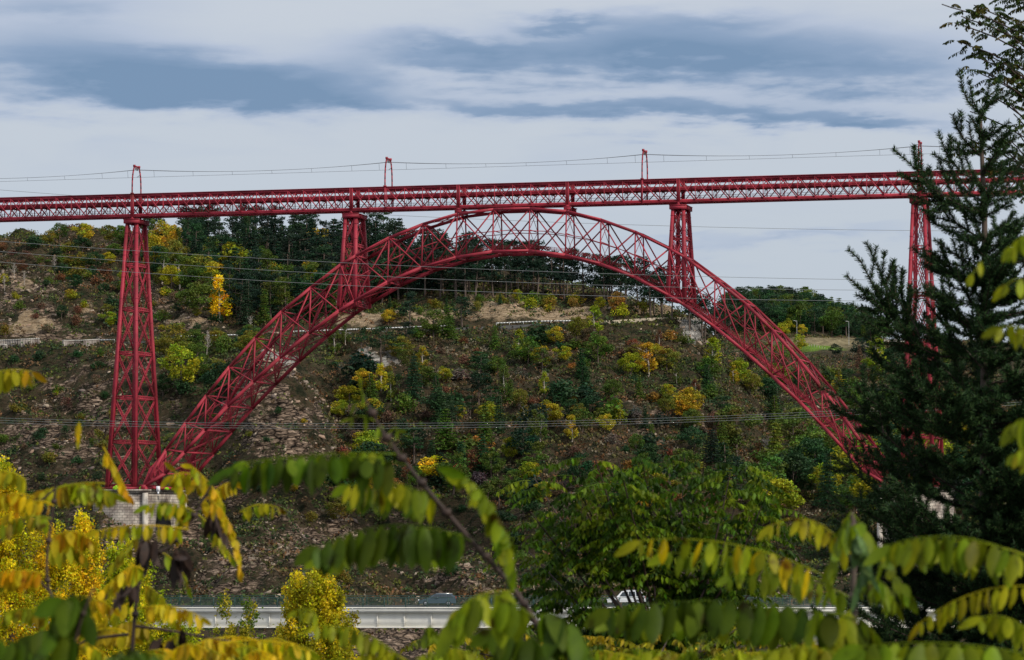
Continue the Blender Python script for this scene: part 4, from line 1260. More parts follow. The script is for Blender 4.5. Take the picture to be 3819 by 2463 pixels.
def place(kind, px, py, hpx, col, label=None, wr=1.0, d=None, group=None, pt=None):
    if pt is None:
        if d is None: p, d = hit(px, py)
        else: p = world_at((px - W0 / 2) / FPX * d, d)
    else: p = pt
    s = hpx * d / FPX / 10.0
    v = int(RNG.integers(NV[kind])); key = (kind, v)
    c = COL[col] if isinstance(col, str) else col
    jit = RNG.uniform(.85, 1.18) * (1 + RNG.normal(0, .07, 3)); c4 = (*[float(min(1, a * b)) for a, b in zip(c, jit)], 1)
    cn = CN[col] if isinstance(col, str) else ''
    if label is None:
        szw = 'tall ' if hpx > 150 else ('small ' if hpx < 55 else '')
        g_ = '%s %s %s' % (cn, KC[kind], zone(px, py, d)); best = None
        for lx, ly, ld, ln in MARKS:
            q = math.hypot(px - lx, py - ly) + .35 * abs(d - ld)
            if best is None or q < best[0]: best = (q, lx, ly, ln)
        q, lx, ly, ln = best; dx, dy = px - lx, py - ly
        w_ = ('below' if dy > 0 else 'above') if abs(dy) > abs(dx) * 1.6 else ('right of' if dx > 0 else 'left of') if abs(dx) > abs(dy) * 1.6 else \
            ('below and ' if dy > 0 else 'above and ') + ('right of' if dx > 0 else 'left of')
        near_ = 'just ' if q < 45 else ('' if q < 110 else 'well ')
        label = '%s%s %s %s%s %s' % (szw, cn, KC[kind], near_, w_, ln); group = KC[kind] + 's scattered over the slopes'; DUP.append(label)
    crown, trunk = PROTO[key]
    if kind == 'bush' :
        if key not in FIRST: FIRST[key] = link(KN[kind], crown); o = FIRST[key]
        else: o = FIRST[key].copy(); SC.collection.objects.link(o)
        o.color = c4
    elif key not in FIRST:
        o = empty(KN[kind], (0, 0, 0), None, None)
        if trunk: link('trunk', trunk, o)
        if crown: link('crown', crown, o).color = c4
        FIRST[key] = o
    else:
        o = FIRST[key].copy(); SC.collection.objects.link(o)
        for ch in FIRST[key].children:
            k = ch.copy(); SC.collection.objects.link(k); k.parent = o
            if k.name.startswith('crown'): k.color = c4
    o.location = p - np.array((0, 0, .25 * s)); o.scale = (s * wr, s * wr, s); o.rotation_euler = (0, 0, float(RNG.uniform(0, 6.28)))
    tag(o, label, KC[kind])
    if group: SCAT.append((px, o))
    if group: o['group'] = group
    elif 'group' in o: del o['group']
    return o


K = 1.59925
LIST = [  # kind, x, ytop, ybase (2388 px wide), width ratio, colour, label
    ('slim', 514, 641, 752, 1.45, 'vivid', 'bright yellow poplar standing out on the upper slope left of the arch'),
    ('broad', 462, 652, 745, 1.5, 'green', 'round green tree directly left of the bright yellow poplar'),
    ('broad', 545, 561, 665, 1.1, 'lime', 'large yellow green tree above the bright yellow poplar'),
    ('broad', 440, 600, 665, 1.4, 'olive', 'olive tree with yellow tip right of the left pier, above the round green tree'),
    ('broad', 600, 528, 600, 1.2, 'olive', 'olive tree among the pines high on the slope left of the arch'),
    ('broad', 655, 552, 612, 1.1, 'lime', 'small lime tree among pines left of the left arch pier'),
    ('broad', 742, 527, 610, 1.1, 'gold', 'golden tree among the pines just left of the left arch pier'),
    ('broad', 690, 655, 700, 1.4, 'lime', 'small yellow green tree below the pines above the road'),
    ('broad', 380, 515, 600, 1.1, 'gold', 'golden brown tree on the skyline right of the left pier top'),
    ('broad', 190, 517, 572, 1.3, 'gold', 'golden tree on the skyline left of the left pier'),
    ('broad', 136, 517, 570, 1.1, 'green', 'green tree on the skyline, leftmost of the row'),
    ('broad', 250, 522, 572, 1.3, 'olive', 'olive tree on the skyline between golden tree and left pier'),
    ('broad', 285, 520, 575, 1.3, 'green', 'green tree on the skyline touching the top of the left pier'),
    ('pine', 425, 535, 590, .9, 'pine', 'small lone pine on the skyline right of the left pier'),
    ('broad', 408, 748, 830, 1.3, 'olive', 'olive green tree beside the left pier at road height'),
    ('broad', 420, 800, 915, 1.2, 'lime', 'yellow green tree below the road, touching the right side of the left pier'),
    ('broad', 250, 722, 765, 1.4, 'lime', 'yellow green tree left of the left pier above the dry stone wall'),
    ('broad', 520, 840, 945, 1.3, 'deep', 'dark green tree in the gully between left pier and arch'),
    ('broad', 905, 721, 762, 1.1, 'gold', 'golden tree at the guardrail under the left half of the arch'),
    ('pine', 1078, 690, 768, 1.5, 'pine', 'broad dark pine standing at the guardrail under the arch'),
    ('pine', 955, 680, 765, 1.1, 'pine', 'dark pine with bare trunk at the guardrail under the arch'),
    ('broad', 1296, 760, 812, 1.2, 'gold', 'round golden tree just below the road under the arch crown'),
    ('broad', 1262, 805, 868, 1.1, 'lime', 'yellow green tree below the round golden tree'),
    ('slim', 1387, 715, 790, 1.6, 'lime', 'tall yellow green tree rising through the road line right of the arch centre'),
    ('broad', 1395, 775, 850, 1.2, 'green', 'green tree below the tall yellow green tree right of the arch centre'),
    ('broad', 1070, 942, 985, 1.3, 'gold', 'round golden bush tree in the middle of the slope'),
    ('broad', 862, 928, 1000, 1.3, 'gold', 'orange topped golden tree on the slope right of the rock spur'),
    ('broad', 850, 995, 1085, 1.3, 'lime', 'large yellow green tree low on the slope right of the rock spur'),
    ('broad', 1012, 1062, 1130, 1.7, 'yellow', 'wide yellow tree low on the slope above the blurred green leaves'),
    ('broad', 1190, 1020, 1085, 1.0, 'lime', 'lone yellow green tree in the middle of the lower slope'),
    ('fir', 965, 830, 935, 1.2, 'deep', 'tall dark fir on the slope under the left half of the arch'),
    ('fir', 1025, 905, 1000, 1.2, 'deep', 'dark fir right of the tall fir on the middle slope'),
    ('fir', 1125, 1010, 1110, 1.2, 'deep', 'dark fir on the lower slope left of the lone yellow green tree'),
    ('fir', 1075, 1030, 1120, 1.3, 'deep', 'bushy dark fir on the lower slope behind the wide yellow tree'),
    ('slim', 890, 850, 915, 1.6, 'yellow', 'yellow tree right of the pale slab of rock on the slope'),
    ('slim', 985, 810, 860, 1.7, 'gold', 'golden tree on the slope beside the tall dark fir'),
    ('broad', 1610, 898, 975, 1.3, 'lime', 'wide yellow tree on the slope below the right arch pier'),
    ('broad', 1560, 890, 940, 1.2, 'lime', 'yellow green tree left of the wide yellow tree'),
    ('slim', 1445, 936, 992, 1.7, 'lime', 'yellow green tree on the slope crossed by the lower power lines'),
    ('broad', 1345, 935, 985, 1.4, 'olive', 'olive tree on the slope crossed by the lower power lines'),
    ('broad', 1410, 962, 1015, 1.2, 'gold', 'golden tree hanging over the lower power lines'),
    ('slim', 1664, 788, 868, 1.7, 'lime', 'tall yellow green tree beside the pale crag'),
    ('broad', 1722, 835, 900, 1.2, 'lime', 'yellow green tree under the right leg of the arch'),
    ('broad', 1752, 868, 925, 1.3, 'olive', 'olive yellow tree below the lime tree under the right leg of the arch'),
    ('broad', 1718, 930, 1075, 1.1, 'green', 'large green tree under the right leg of the arch'),
    ('broad', 1855, 935, 1075, 1.2, 'green', 'large green tree with golden top, right of the large green tree'),
    ('broad', 1845, 1045, 1175, 1.2, 'deep', 'deep green tree low on the right, below the right leg of the arch'),
    ('broad', 1925, 1080, 1170, 1.2, 'lime', 'yellow green tree near the right foot of the arch'),
    ('fir', 1805, 900, 985, 1.6, 'deep', 'broad dark fir right under the right leg of the arch'),
    ('bare', 1785, 1010, 1105, 1.4, 'brown', 'pale stemmed bare tree left of the deep green tree'),
    ('broad', 1775, 1030, 1100, 1.0, 'rust', 'thin reddish brown tree behind the pale stems'),
    ('broad', 1866, 776, 822, 1.1, 'lime', 'yellow green tree at the edge of the green meadow'),
    ('slim', 2046, 790, 880, 2.0, 'lime', 'tall pale green tree left of the right pier on the far slope'),
    ('broad', 1950, 800, 835, 1.3, 'pine', 'dark tree at the right end of the green meadow'),
    ('broad', 1958, 703, 745, 1.2, 'yellow', 'bright yellow tree on the top of the far wood'),
    ('broad', 2085, 805, 870, 1.3, 'deep', 'dark green tree beside the right pier on the far slope'),
    ('broad', 590, 655, 700, 1.2, 'orange', 'small orange tree above the road right of the bright yellow poplar'),
    ('bush', 232, 800, 832, 1.0, 'green', 'bushy green shrub at the end of the dry stone wall'),
    ('bare', 482, 762, 838, .7, 'grey', 'pale dead tree below the road between left pier and arch'),
    ('bush', 130, 905, 925, 1.2, 'lime', 'lime shrub on the slope left of the left pier foot'),
    ('bush', 195, 690, 720, 1.1, 'lime', 'bright yellow green shrub on the slope left of the left pier'),
    ('broad', 1480, 800, 850, 1.2, 'olive', 'olive tree left of the pale crag on the slope'),
    ('slim', 1510, 800, 880, 1.8, 'gold', 'golden tree left of the tall yellow green tree beside the crag'),
    ('broad', 1440, 680, 735, 1.2, 'orange', 'orange tree on the ridge under the right half of the arch'),
    ('broad', 1500, 695, 738, 1.2, 'olive', 'olive tree at the right end of the ridge above the gravel track'),
    ('broad', 1160, 830, 880, 1.2, 'green', 'green tree in the middle of the slope under the arch crown'),
    ('fir', 1365, 850, 930, 1.6, 'deep', 'wide dark conifer on the slope under the arch crown'),
]
MARKS = []
for kd, x, yt, yb, wr, col, lab in LIST:
    short = lab.split(' among')[0].split(' on the')[0].split(' in the')[0].split(' directly')[0].split(' beside')[0].split(' low ')[0].split(' standing')[0].split(' just ')[0].split(' high ')[0]
    short = short.split(' rising')[0].split(' under')[0].split(' behind')[0].split(' hanging')[0].split(' at ')[0].split(' left of')[0].split(' right of')[0].split(' above')[0].split(' below')[0].split(' near')[0].split(', ')[0]
    MARKS.append((x * K, yb * K, hit(x * K, yb * K)[1], short)); 
_n = [m[3] for m in MARKS]; MARKS = [m for m in MARKS if _n.count(m[3]) == 1]
MARKS += [(1309, 1150, 900, 'the left arch pier'), (2530, 1190, 930, 'the right arch pier'), (1837, 1000, 1000, 'the arch crown'), (2972, 1252, 1330, 'the left street lamp'), (3166, 1273, 1330, 'the right street lamp'),
          (540, 1700, 760, 'the left foot of the arch'), (60, 1284, 882, 'the parapet wall'), (310, 1284, 882, 'the dry stone wall'), (2580, 1250, 920, 'the pale crag'), (3240, 1275, 1345, 'the white road barrier'), (60, 905, 1060, 'the left end of the skyline'),
          (490, 1000, 980, 'the top of the left pier'), (1040, 1500, 780, 'the rock spur')]
for kd, x, yt, yb, wr, col, lab in LIST:
    place(kd, x * K, yb * K, (yb - yt) * K, col, lab, wr)

# the pine wood on the ridge, and scattered trees on the slope: every one a tree of its own
_occ = []


def in_field(x, d): return d > 1180 and 2985 < x < 3190


def scatter(n, kinds, cols, xr, ylo, yhi, hr, mind, wr=(.9, 1.3), dlo=0, dhi=9999, off=0):
    """n trees with their feet between the lines ylo(x) and yhi(x)"""
    k = 0; tries = 0
    while k < n and tries < n * 30:
        tries += 1
        x = RNG.uniform(*xr); y = RNG.uniform(ylo(x), yhi(x))
        p, d = hit(x, y)
        if not dlo < d < dhi or d >= 1740 or (in_field(x, d) and 1262 < y < 1335) or (d > 960 and 2960 < x < 3200 and 1262 < y < 1430): continue
        if any((p[0] - q[0]) ** 2 + (p[1] - q[1]) ** 2 < mind ** 2 for q in _occ[-400:]): continue
        _occ.append(p)
        kd = kinds[int(RNG.integers(len(kinds)))]; col = cols[int(RNG.integers(len(cols)))]
        hm = RNG.uniform(*hr)
        place(kd, x, y, hm * FPX / d, col, None, RNG.uniform(*wr), d, None, p); k += 1
    return k


def L_(*pts):
    xs, ys = zip(*pts); return lambda x: float(np.interp(x, xs, ys))


crest = L_((600, 905), (1000, 920), (1400, 950), (1750, 1045), (2300, 1128), (2500, 1182), (2600, 1210))
scatter(95, ['pine', 'pine', 'fir'], ['pine'] * 4 + ['deep'], (880, 1750), crest, L_((880, 1060), (1000, 1075), (1400, 1110), (1750, 1120)), (11, 17), 3.6)
scatter(60, ['pine'], ['pine'], (1700, 2480), crest, L_((1700, 1120), (2100, 1118), (2300, 1150), (2480, 1190)), (12, 16), 3.2)
scatter(12, ['pine'], ['pine'], (2380, 2680), L_((2380, 1150), (2500, 1182), (2700, 1300)), L_((2380, 1175), (2500, 1192), (2700, 1340)), (9, 14), 4)
scatter(34, ['pine', 'fir'], ['pine', 'pine', 'deep'], (690, 960), L_((690, 900), (960, 920)), L_((690, 980), (800, 1120), (960, 1170)), (11, 16), 3.6)
scatter(30, ['broad', 'broad', 'slim'], ['green', 'olive', 'deep', 'lime', 'gold', 'green'], (560, 1250), L_((560, 925), (1250, 1080)), L_((560, 1080), (1250, 1190)), (8, 12), 4.5, (1.0, 1.4))
scatter(62, ['fir', 'pine', 'pine', 'broad'], ['deep', 'pine', 'pine', 'green'], (880, 1500), L_((880, 1060), (1500, 1090)), L_((880, 1215), (1250, 1190), (1500, 1130)), (10, 16), 4.0)
scatter(16, ['bush', 'bush', 'fir'], ['deep', 'olive', 'green'], (1450, 1900), L_((1450, 1110), (1900, 1110)), L_((1450, 1200), (1900, 1150)), (3, 5), 5)
scatter(16, ['broad', 'bush'], ['orange', 'olive', 'green', 'lime'], (1900, 2450), L_((1900, 1120), (2450, 1170)), L_((1900, 1160), (2450, 1185)), (4, 6.5), 5)
# the slope below the road
lo, hi = L_((1200, 1290), (1700, 1250), (2600, 1270), (2800, 1500), (3200, 1600)), L_((1200, 2000), (1700, 1900), (2600, 2000), (3200, 1900))
scatter(70, ['broad', 'fir', 'pine', 'bush'], ['deep', 'deep', 'pine', 'green'], (1240, 2750), lo, hi, (6, 11), 5.0, (1.1, 1.7), 600, 1000)
scatter(75, ['broad', 'slim', 'broad'], ['green', 'olive', 'olive', 'lime', 'gold', 'green', 'rust', 'lime', 'brown'], (1240, 2750), lo, hi, (4.5, 8), 4.2, (1.0, 1.6), 600, 1000)
scatter(110, ['bush'], ['rust', 'brown', 'orange', 'olive', 'deep', 'deep', 'green', 'grey'], (1240, 2750), lo, hi, (2.6, 5.0), 3, (1.0, 1.8), 600, 1000)
scatter(40, ['broad', 'broad', 'fir'], ['green', 'deep', 'olive', 'lime', 'green'], (2560, 3819), L_((2560, 1560), (3819, 1560)), L_((2560, 1980), (3819, 1980)), (10, 16), 6, (1.1, 1.6), 600, 1090)
scatter(34, ['broad', 'fir', 'bush'], ['deep', 'brown', 'pine', 'olive', 'rust', 'green'], (2720, 3600), L_((2720, 1340), (3600, 1340)), L_((2720, 1560), (3600, 1560)), (6, 10), 6, (1.1, 1.6), 980, 1330)
# left slope
scatter(55, ['bush', 'bush', 'bush', 'broad'], ['green', 'deep', 'olive', 'deep', 'lime', 'rust', 'brown'], (0, 900), L_((0, 950), (900, 1060)), L_((0, 1260), (900, 1240)), (2.5, 5), 6, (1.0, 1.7), 800, 1050)
scatter(44, ['bush'], ['green', 'deep', 'olive', 'brown', 'deep'], (0, 420), L_((0, 1330), (420, 1330)), L_((0, 1900), (420, 1850)), (2.2, 4), 6, (1.0, 1.7), 600, 900)
scatter(10, ['bare'], ['grey'], (0, 1000), L_((0, 940), (1000, 1000)), L_((0, 1200), (1000, 1240)), (4, 6), 8, (1.0, 1.4), 800, 1100)
scatter(16, ['broad', 'bush'], ['deep', 'green', 'olive'], (600, 960), L_((600, 1290), (960, 1280)), L_((600, 1560), (960, 1330)), (5, 8), 5, (1.0, 1.5), 700, 900)
scatter(10, ['bush'], ['olive', 'deep', 'gold'], (850, 1250), L_((850, 1480), (1250, 1600)), L_((850, 1900), (1250, 1900)), (1.8, 3), 6, (1.0, 1.5), 700, 900)
scatter(38, ['bush', 'bush', 'broad'], ['deep', 'green', 'olive', 'deep', 'brown', 'rust'], (0, 760), L_((0, 915), (760, 960)), L_((0, 1010), (760, 1120)), (3, 6), 4, (1.1, 1.9), 880, 1090)
scatter(14, ['bush'], ['deep', 'green', 'olive'], (1150, 2000), L_((1150, 1900), (2000, 1900)), L_((1150, 2200), (2000, 2200)), (2.5, 4.5), 6, (1.1, 1.9), 560, 800)
# far wood
scatter(210, ['fir', 'broad', 'broad', 'pine'], ['deep', 'deep', 'pine', 'green', 'deep'], (2700, 3310), L_((2700, 1150), (2850, 1145), (3100, 1160), (3330, 1270)), L_((2700, 1300), (2850, 1235), (3100, 1262), (3330, 1285)), (9, 14), 4.5, (1.0, 1.5), 1345, 1739)
scatter(6, ['broad'], ['gold', 'lime', 'rust'], (2750, 3250), L_((2750, 1200), (3250, 1240)), L_((2750, 1260), (3250, 1270)), (6, 9), 8, (1.0, 1.4), 1345, 1739)


def undergrowth():
    r = np.random.default_rng(5); n = 85000
    d = r.uniform(560, 1150, n); a = (r.uniform(-300, 4100, n) - W0 / 2) / FPX * d
    far = r.uniform(1150, 1380, 4000); fa = (r.uniform(2600, 3700, 4000) - W0 / 2) / FPX * far
    d = np.concatenate([d, far]); a = np.concatenate([a, fa])
    z = np.empty(len(d)); rk = np.empty(len(d))
    i = np.clip(np.searchsorted(DG, d) - 1, 0, len(DG) - 2); s = np.clip((a / _wd[i] + 1) / 2 * (NX - 1), 0, NX - 2); k = np.floor(s).astype(int)
    z = TH[i, k]; rk = TRK[i, k]
    y = H0 / 2 + FPX * np.tan(PIT - np.arctan2(z, d)); px = W0 / 2 + FPX * a / d
    keep = r.uniform(size=len(d)) > np.clip(rk * 1.1, 0, .9)
    ry = np.interp(px, [p[0] for p in ROADPTS], [p[1] for p in ROADPTS])
    keep &= ~((abs(y - ry) < 12) & (px < 2200) & (d > 860) & (d < 930))
    keep &= ~((d > 1200) & (abs(y - 1300) < 36) & (abs(px - 3060) < 190))
    keep &= ~((d > 690) & (d < 750) & (px > 380) & (px < 740))
    d, a, z, px, y = d[keep], a[keep], z[keep], px[keep], y[keep]
    c = CAMP + a[:, None] * RV + d[:, None] * FV; c[:, 2] += z
    cols = np.array([(.055, .080, .024), (.030, .052, .022), (.10, .095, .028), (.13, .082, .040), (.17, .085, .038), (.11, .125, .022), (.17, .145, .10), (.070, .052, .030)])
    pr = np.array([.22, .2, .15, .14, .06, .07, .06, .10]); ci = r.choice(len(cols), len(d), p=pr / pr.sum())
    nz = fbm(a / 18, d / 14, 3, 77); ci = np.where(nz > .58, r.choice([3, 4, 7, 2, 6], len(d)), ci); ci = np.where(nz < .42, r.choice([0, 1, 5, 0], len(d)), ci)
    m = 14; R = np.minimum(r.lognormal(.30, .40, len(d)), 2.2) * np.where(d > 1150, 1.4, 1)
    q = r.normal(size=(len(d), m, 3)); q /= np.linalg.norm(q, axis=2)[..., None]; q[..., 2] = abs(q[..., 2]) * .85
    Q = c[:, None] + q * R[:, None, None] * r.uniform(.5, 1.05, (len(d), m, 1))
    T = cols[ci][:, None] * r.uniform(.6, 1.5, (len(d), m, 1))
    S = np.minimum((R[:, None] * r.uniform(.35, .75, (len(d), m))).ravel(), .85)
    V, C = cards(Q.reshape(-1, 3), S, T.reshape(-1, 3), r)
    o = link('undergrowth', mesh_np('undergrowth', V, np.arange(len(V)).reshape(-1, 4), leafmat('undergrowth_leaf', .15, .7, False), {'tint': ('POINT', C)}))
    tag(o, 'mixed heather, broom and low scrub covering the slopes', 'undergrowth', None, 'stuff')


undergrowth()


def stones():
    r = np.random.default_rng(9); n = 60000
    d = r.uniform(560, 1120, n); a = (r.uniform(-200, 3900, n) - W0 / 2) / FPX * d
    i = np.clip(np.searchsorted(DG, d) - 1, 0, len(DG) - 2); s = np.clip((a / _wd[i] + 1) / 2 * (NX - 1), 0, NX - 2); k = np.floor(s).astype(int)
    z = TH[i, k]; rk = TRK[i, k]; nz = fbm(a / 9, d / 7, 3, 41)
    keep = (r.uniform(size=n) < (rk * .8 - .1) * (nz > .47)) | (r.uniform(size=n) < .004)
    keep &= ~((d > 690) & (d < 750) & (a > -90) & (a < -62))
    d, a, z = d[keep], a[keep], z[keep]; n = len(d)
    c = CAMP + a[:, None] * RV + d[:, None] * FV; c[:, 2] += z
    base = np.array([(x, y, zz) for x in (-.5, .5) for y in (-.5, .5) for zz in (-.35, .5)])
    V = base[None] + r.normal(0, .14, (n, 8, 3)); V[:, [1, 3, 5, 7], :2] *= r.uniform(.4, .9, (n, 1, 1))
    V *= (np.minimum(r.lognormal(-.62, .5, n), 1.15)[:, None, None] * np.array([1.5, 1.0, .75]))
    an = r.normal(0, .9, n); ca, sa = np.cos(an), np.sin(an)
    X = V[..., 0] * ca[:, None] - V[..., 1] * sa[:, None]; Y = V[..., 0] * sa[:, None] + V[..., 1] * ca[:, None]
    tl = r.normal(.15, .3, n)[:, None]; V = np.stack([X, Y, V[..., 2] + X * tl], -1) + c[:, None]
    F = (np.array(MB.BOXF)[None] + np.arange(n)[:, None, None] * 8).reshape(-1, 4)
    col = np.array([(.30, .225, .17), (.20, .155, .12), (.38, .30, .22), (.13, .10, .085), (.30, .20, .14)])[r.integers(0, 5, n)] * r.uniform(.7, 1.25, (n, 1))
    m, nt, b = newmat('loose_rock'); at = nt.nodes.new('ShaderNodeAttribute'); at.attribute_name = 'tint'
    ns = nt.nodes.new('ShaderNodeTexNoise'); ns.inputs['Scale'].default_value = 2.2; ns.inputs['Detail'].default_value = 6
    tc = nt.nodes.new('ShaderNodeTexCoord'); nt.links.new(tc.outputs['Object'], ns.inputs['Vector'])
    mx = nt.nodes.new('ShaderNodeMix'); mx.data_type = 'RGBA'; mx.blend_type = 'OVERLAY'; mx.inputs[0].default_value = .8
    nt.links.new(at.outputs['Color'], mx.inputs[6]); nt.links.new(ns.outputs[0], mx.inputs[7]); nt.links.new(mx.outputs[2], b.inputs['Base Color']); b.inputs['Roughness'].default_value = .9
    o = link('loose_rocks', mesh_np('loose_rocks', V.reshape(-1, 3), F, m, {'tint': ('POINT', np.repeat(col, 8, 0))}))
    tag(o, 'broken blocks of pinkish grey rock strewn over the slopes', 'rocks', None, 'stuff')


stones()


# ------------------------------------------------------------------ near plants
def blade(base, dirv, side, ln, wd, rng, st=(0, .12, .35, .65, .88, 1.0), wf=(.12, .62, 1.0, .92, .5, .06), fold=.25, curl=.12):
    """leaflets, one for each row of base: folded along the midrib and slightly curled"""
    n = len(base); nm = np.cross(dirv, side); nm /= np.linalg.norm(nm, axis=1)[:, None] + 1e-9
    ln = np.broadcast_to(ln, n)[:, None]; wd = np.broadcast_to(wd, n)[:, None]; rows = []
    cu = rng.normal(0, curl, (n, 1))
    for t, w in zip(st, wf):
        c = base + dirv * ln * t + nm * ln * cu * t * t
        rows += [c - side * wd * .5 * w + nm * fold * wd * .5 * w, c, c + side * wd * .5 * w + nm * fold * wd * .5 * w]
    V = np.stack(rows, 1); k = len(st)
    F = []
    for i in range(k - 1):
        F += [(3 * i, 3 * i + 1, 3 * i + 4, 3 * i + 3), (3 * i + 1, 3 * i + 2, 3 * i + 5, 3 * i + 4)]
    F = (np.array(F)[None] + (np.arange(n) * 3 * k)[:, None, None]).reshape(-1, 4)
    return V.reshape(-1, 3), F, 3 * k


def unit(v): v = np.asarray(v, float); return v / (np.linalg.norm(v, axis=-1, keepdims=True) + 1e-9)


def bez(p0, p1, p2, t):
    t = np.asarray(t)[:, None]; return (1 - t) ** 2 * p0 + 2 * t * (1 - t) * p1 + t * t * p2


def compound(p0, p1, p2, n, ll, lw, rng, hang=1.0, out=.3, spread=.9, k_st=6, rachis=.0016, tint=(1, 1, 1), vary=.18, tipc=None, t0=.12):
    """pinnate leaf along the curve p0-p1-p2 (world points); returns verts, faces, tint. Leaflets hang."""
    t = np.linspace(t0, 1, n); c = bez(p0, p1, p2, t); tan = unit(np.gradient(c, axis=0))
    B = []; Dv = []; Sd = []
    for s in (-1, 1):
        per = unit(np.cross(tan, (0, 0, 1)) + 1e-6) * s
        dv = unit(np.array((0, 0, -1.0)) * hang + per * out * rng.uniform(.4, 1.6, (n, 1)) + tan * .12 + rng.normal(0, .10, (n, 3)))
        a = rng.normal(0, spread, (n, 1)) + s * .25
        sd = np.cos(a) * unit(tan * (1, 1, 0) + 1e-6) + np.sin(a) * np.cross((0, 0, 1.0), unit(tan * (1, 1, 0) + 1e-6))
        sd = unit(sd - dv * (sd * dv).sum(1, keepdims=True))
        B.append(c + rng.normal(0, .0006, (n, 3))); Dv.append(dv); Sd.append(sd)
    B.append(c[-1:]); Dv.append(unit(tan[-1:] + (0, 0, -.5 * hang))); Sd.append(unit(np.cross(Dv[-1], (0.2, .9, .1))))
    B = np.vstack(B); Dv = np.vstack(Dv); Sd = np.vstack(Sd)
    prof = np.concatenate([np.sin(np.pi * np.clip(.25 + .75 * t, 0, 1)) ** .5 * .35 + .65] * 2 + [[.85]])
    kp = rng.uniform(size=len(B)) > .09; kp[-1] = True; B, Dv, Sd, prof = B[kp], unit(Dv[kp] + rng.normal(0, .10, (kp.sum(), 3))), Sd[kp], prof[kp]
    Sd = unit(Sd - Dv * (Sd * Dv).sum(1, keepdims=True)); m = len(B)
    L = ll * prof * rng.uniform(.70, 1.12, m)
    if k_st == 6: V, F, kk = blade(B, Dv, Sd, L, lw * prof * rng.uniform(.85, 1.1, m), rng)
    else: V, F, kk = blade(B, Dv, Sd, L, lw * prof, rng, (0, .35, .8, 1.0), (.15, 1.0, .6, .08))
    tn = np.array(tint)[None] * (1 + rng.normal(0, vary, (m, 1))) * (1 + rng.normal(0, vary * .35, (m, 3)))
    if tipc is not None:
        pick = rng.uniform(size=m) < .3; tn[pick] = np.array(tipc) * rng.uniform(.8, 1.2, (pick.sum(), 1))
    T = np.repeat(np.clip(tn, 0, 3), kk, 0)
    mb = MB(); mb.tube(bez(p0, p1, p2, np.linspace(0, 1, 9)), rachis, 5, rachis * .5)
    rv = np.vstack(mb.v); rf = np.vstack(mb.f)
    return np.vstack([V, rv]), np.vstack([F, rf + len(V)]), np.vstack([T, np.repeat(np.array([tint]) * 1.25, len(rv), 0)])


GREEN = (.165, .225, .006); DARKG = (.070, .115, .004); YGREEN = (.28, .32, .008); YELLOW = (.56, .43, .008); OLIVEY = (.36, .33, .008); TWIGY = (.30, .22, .03)


class Plant:
    def __init__(s, name, label, cat, root_xy, d, group=None):
        a = (root_xy * K - W0 / 2) / FPX * d
        s.base = CAMP + RV * a + FV * d; s.base[2] += float(ground(a, d))
        s.o = empty(name, s.base, label, cat, group); s.rng = np.random.default_rng(len(bpy.data.objects))
    def leaf(s, pts, d, n, ll, col, lw=.42, dd=(0, 0, 0), **kw):
        n = int(n * 1.3); lw *= s.rng.uniform(.82, 1.0)
        """pts: three (x, y) in 2388 px units; ll leaflet length in the same units"""
        p = [D(x, y, d + q) for (x, y), q in zip(pts, dd)]
        u = d / (FPX / K)
        V, F, T = compound(*p, n, ll * u, ll * u * lw, s.rng, tint=(1, 1, 1), rachis=2.0 * u, **kw)
        o = link('leaf', mesh_np('leaf', V - s.base, F, M['nearleaf'], {'tint': ('POINT', T)}, True), s.o); o.color = (*col, 1)
        return o
    def stem(s, pts, d, r0, r1, name='stem', mat='twig', ground_=True, dd=None):
        """pts (x, y); widths are radii in 2388 px units"""
        u = d / (FPX / K); dd = dd or [0] * len(pts)
        w = [D(x, y, d + q) for (x, y), q in zip(pts, dd)]
        if ground_: w = [s.base, s.base * .35 + w[0] * .65 + (0, 0, -.05)] + w
        w = np.array(w); t = np.linspace(0, len(w) - 1, len(w) * 5); w = np.stack([np.interp(t, np.arange(len(w)), w[:, k]) for k in range(3)], 1)
        w[2:-2] = (w[:-4] + w[1:-3] + w[2:-2] + w[3:-1] + w[4:]) / 5
        mb = MB(); mb.tube(w, r0 * u, 7, r1 * u)
        for k in range(6, len(w) - 3, 6): mb.beam(w[k] - (0, 0, r0 * u), w[k] + (0, 0, r0 * u), r0 * u * 2.3, r0 * u * 2.3, RV)
        return link(name, mesh_np(name, np.vstack(mb.v) - s.base, np.vstack(mb.f), M[mat], None, True), s.o)
    def pods(s, xys, d, ln, n=5):
        u = d / (FPX / K)
        for x, y in xys:
            c = D(x, y, d); m = n
            b = c + s.rng.normal(0, 7 * u, (m, 3)); dv = unit(np.array((0, 0, -1.)) + s.rng.normal(0, .28, (m, 3))); sd = unit(np.cross(dv, s.rng.normal(size=(m, 3))))
            V, F, kk = blade(b, dv, sd, ln * u * s.rng.uniform(.6, 1.1, m), ln * u * .26, s.rng, fold=.1, curl=.2)
            link('seed_pods', mesh_np('seed_pods', V - s.base, F, M['pod']), s.o)


G = 'robinia shoots close to the viewpoint'
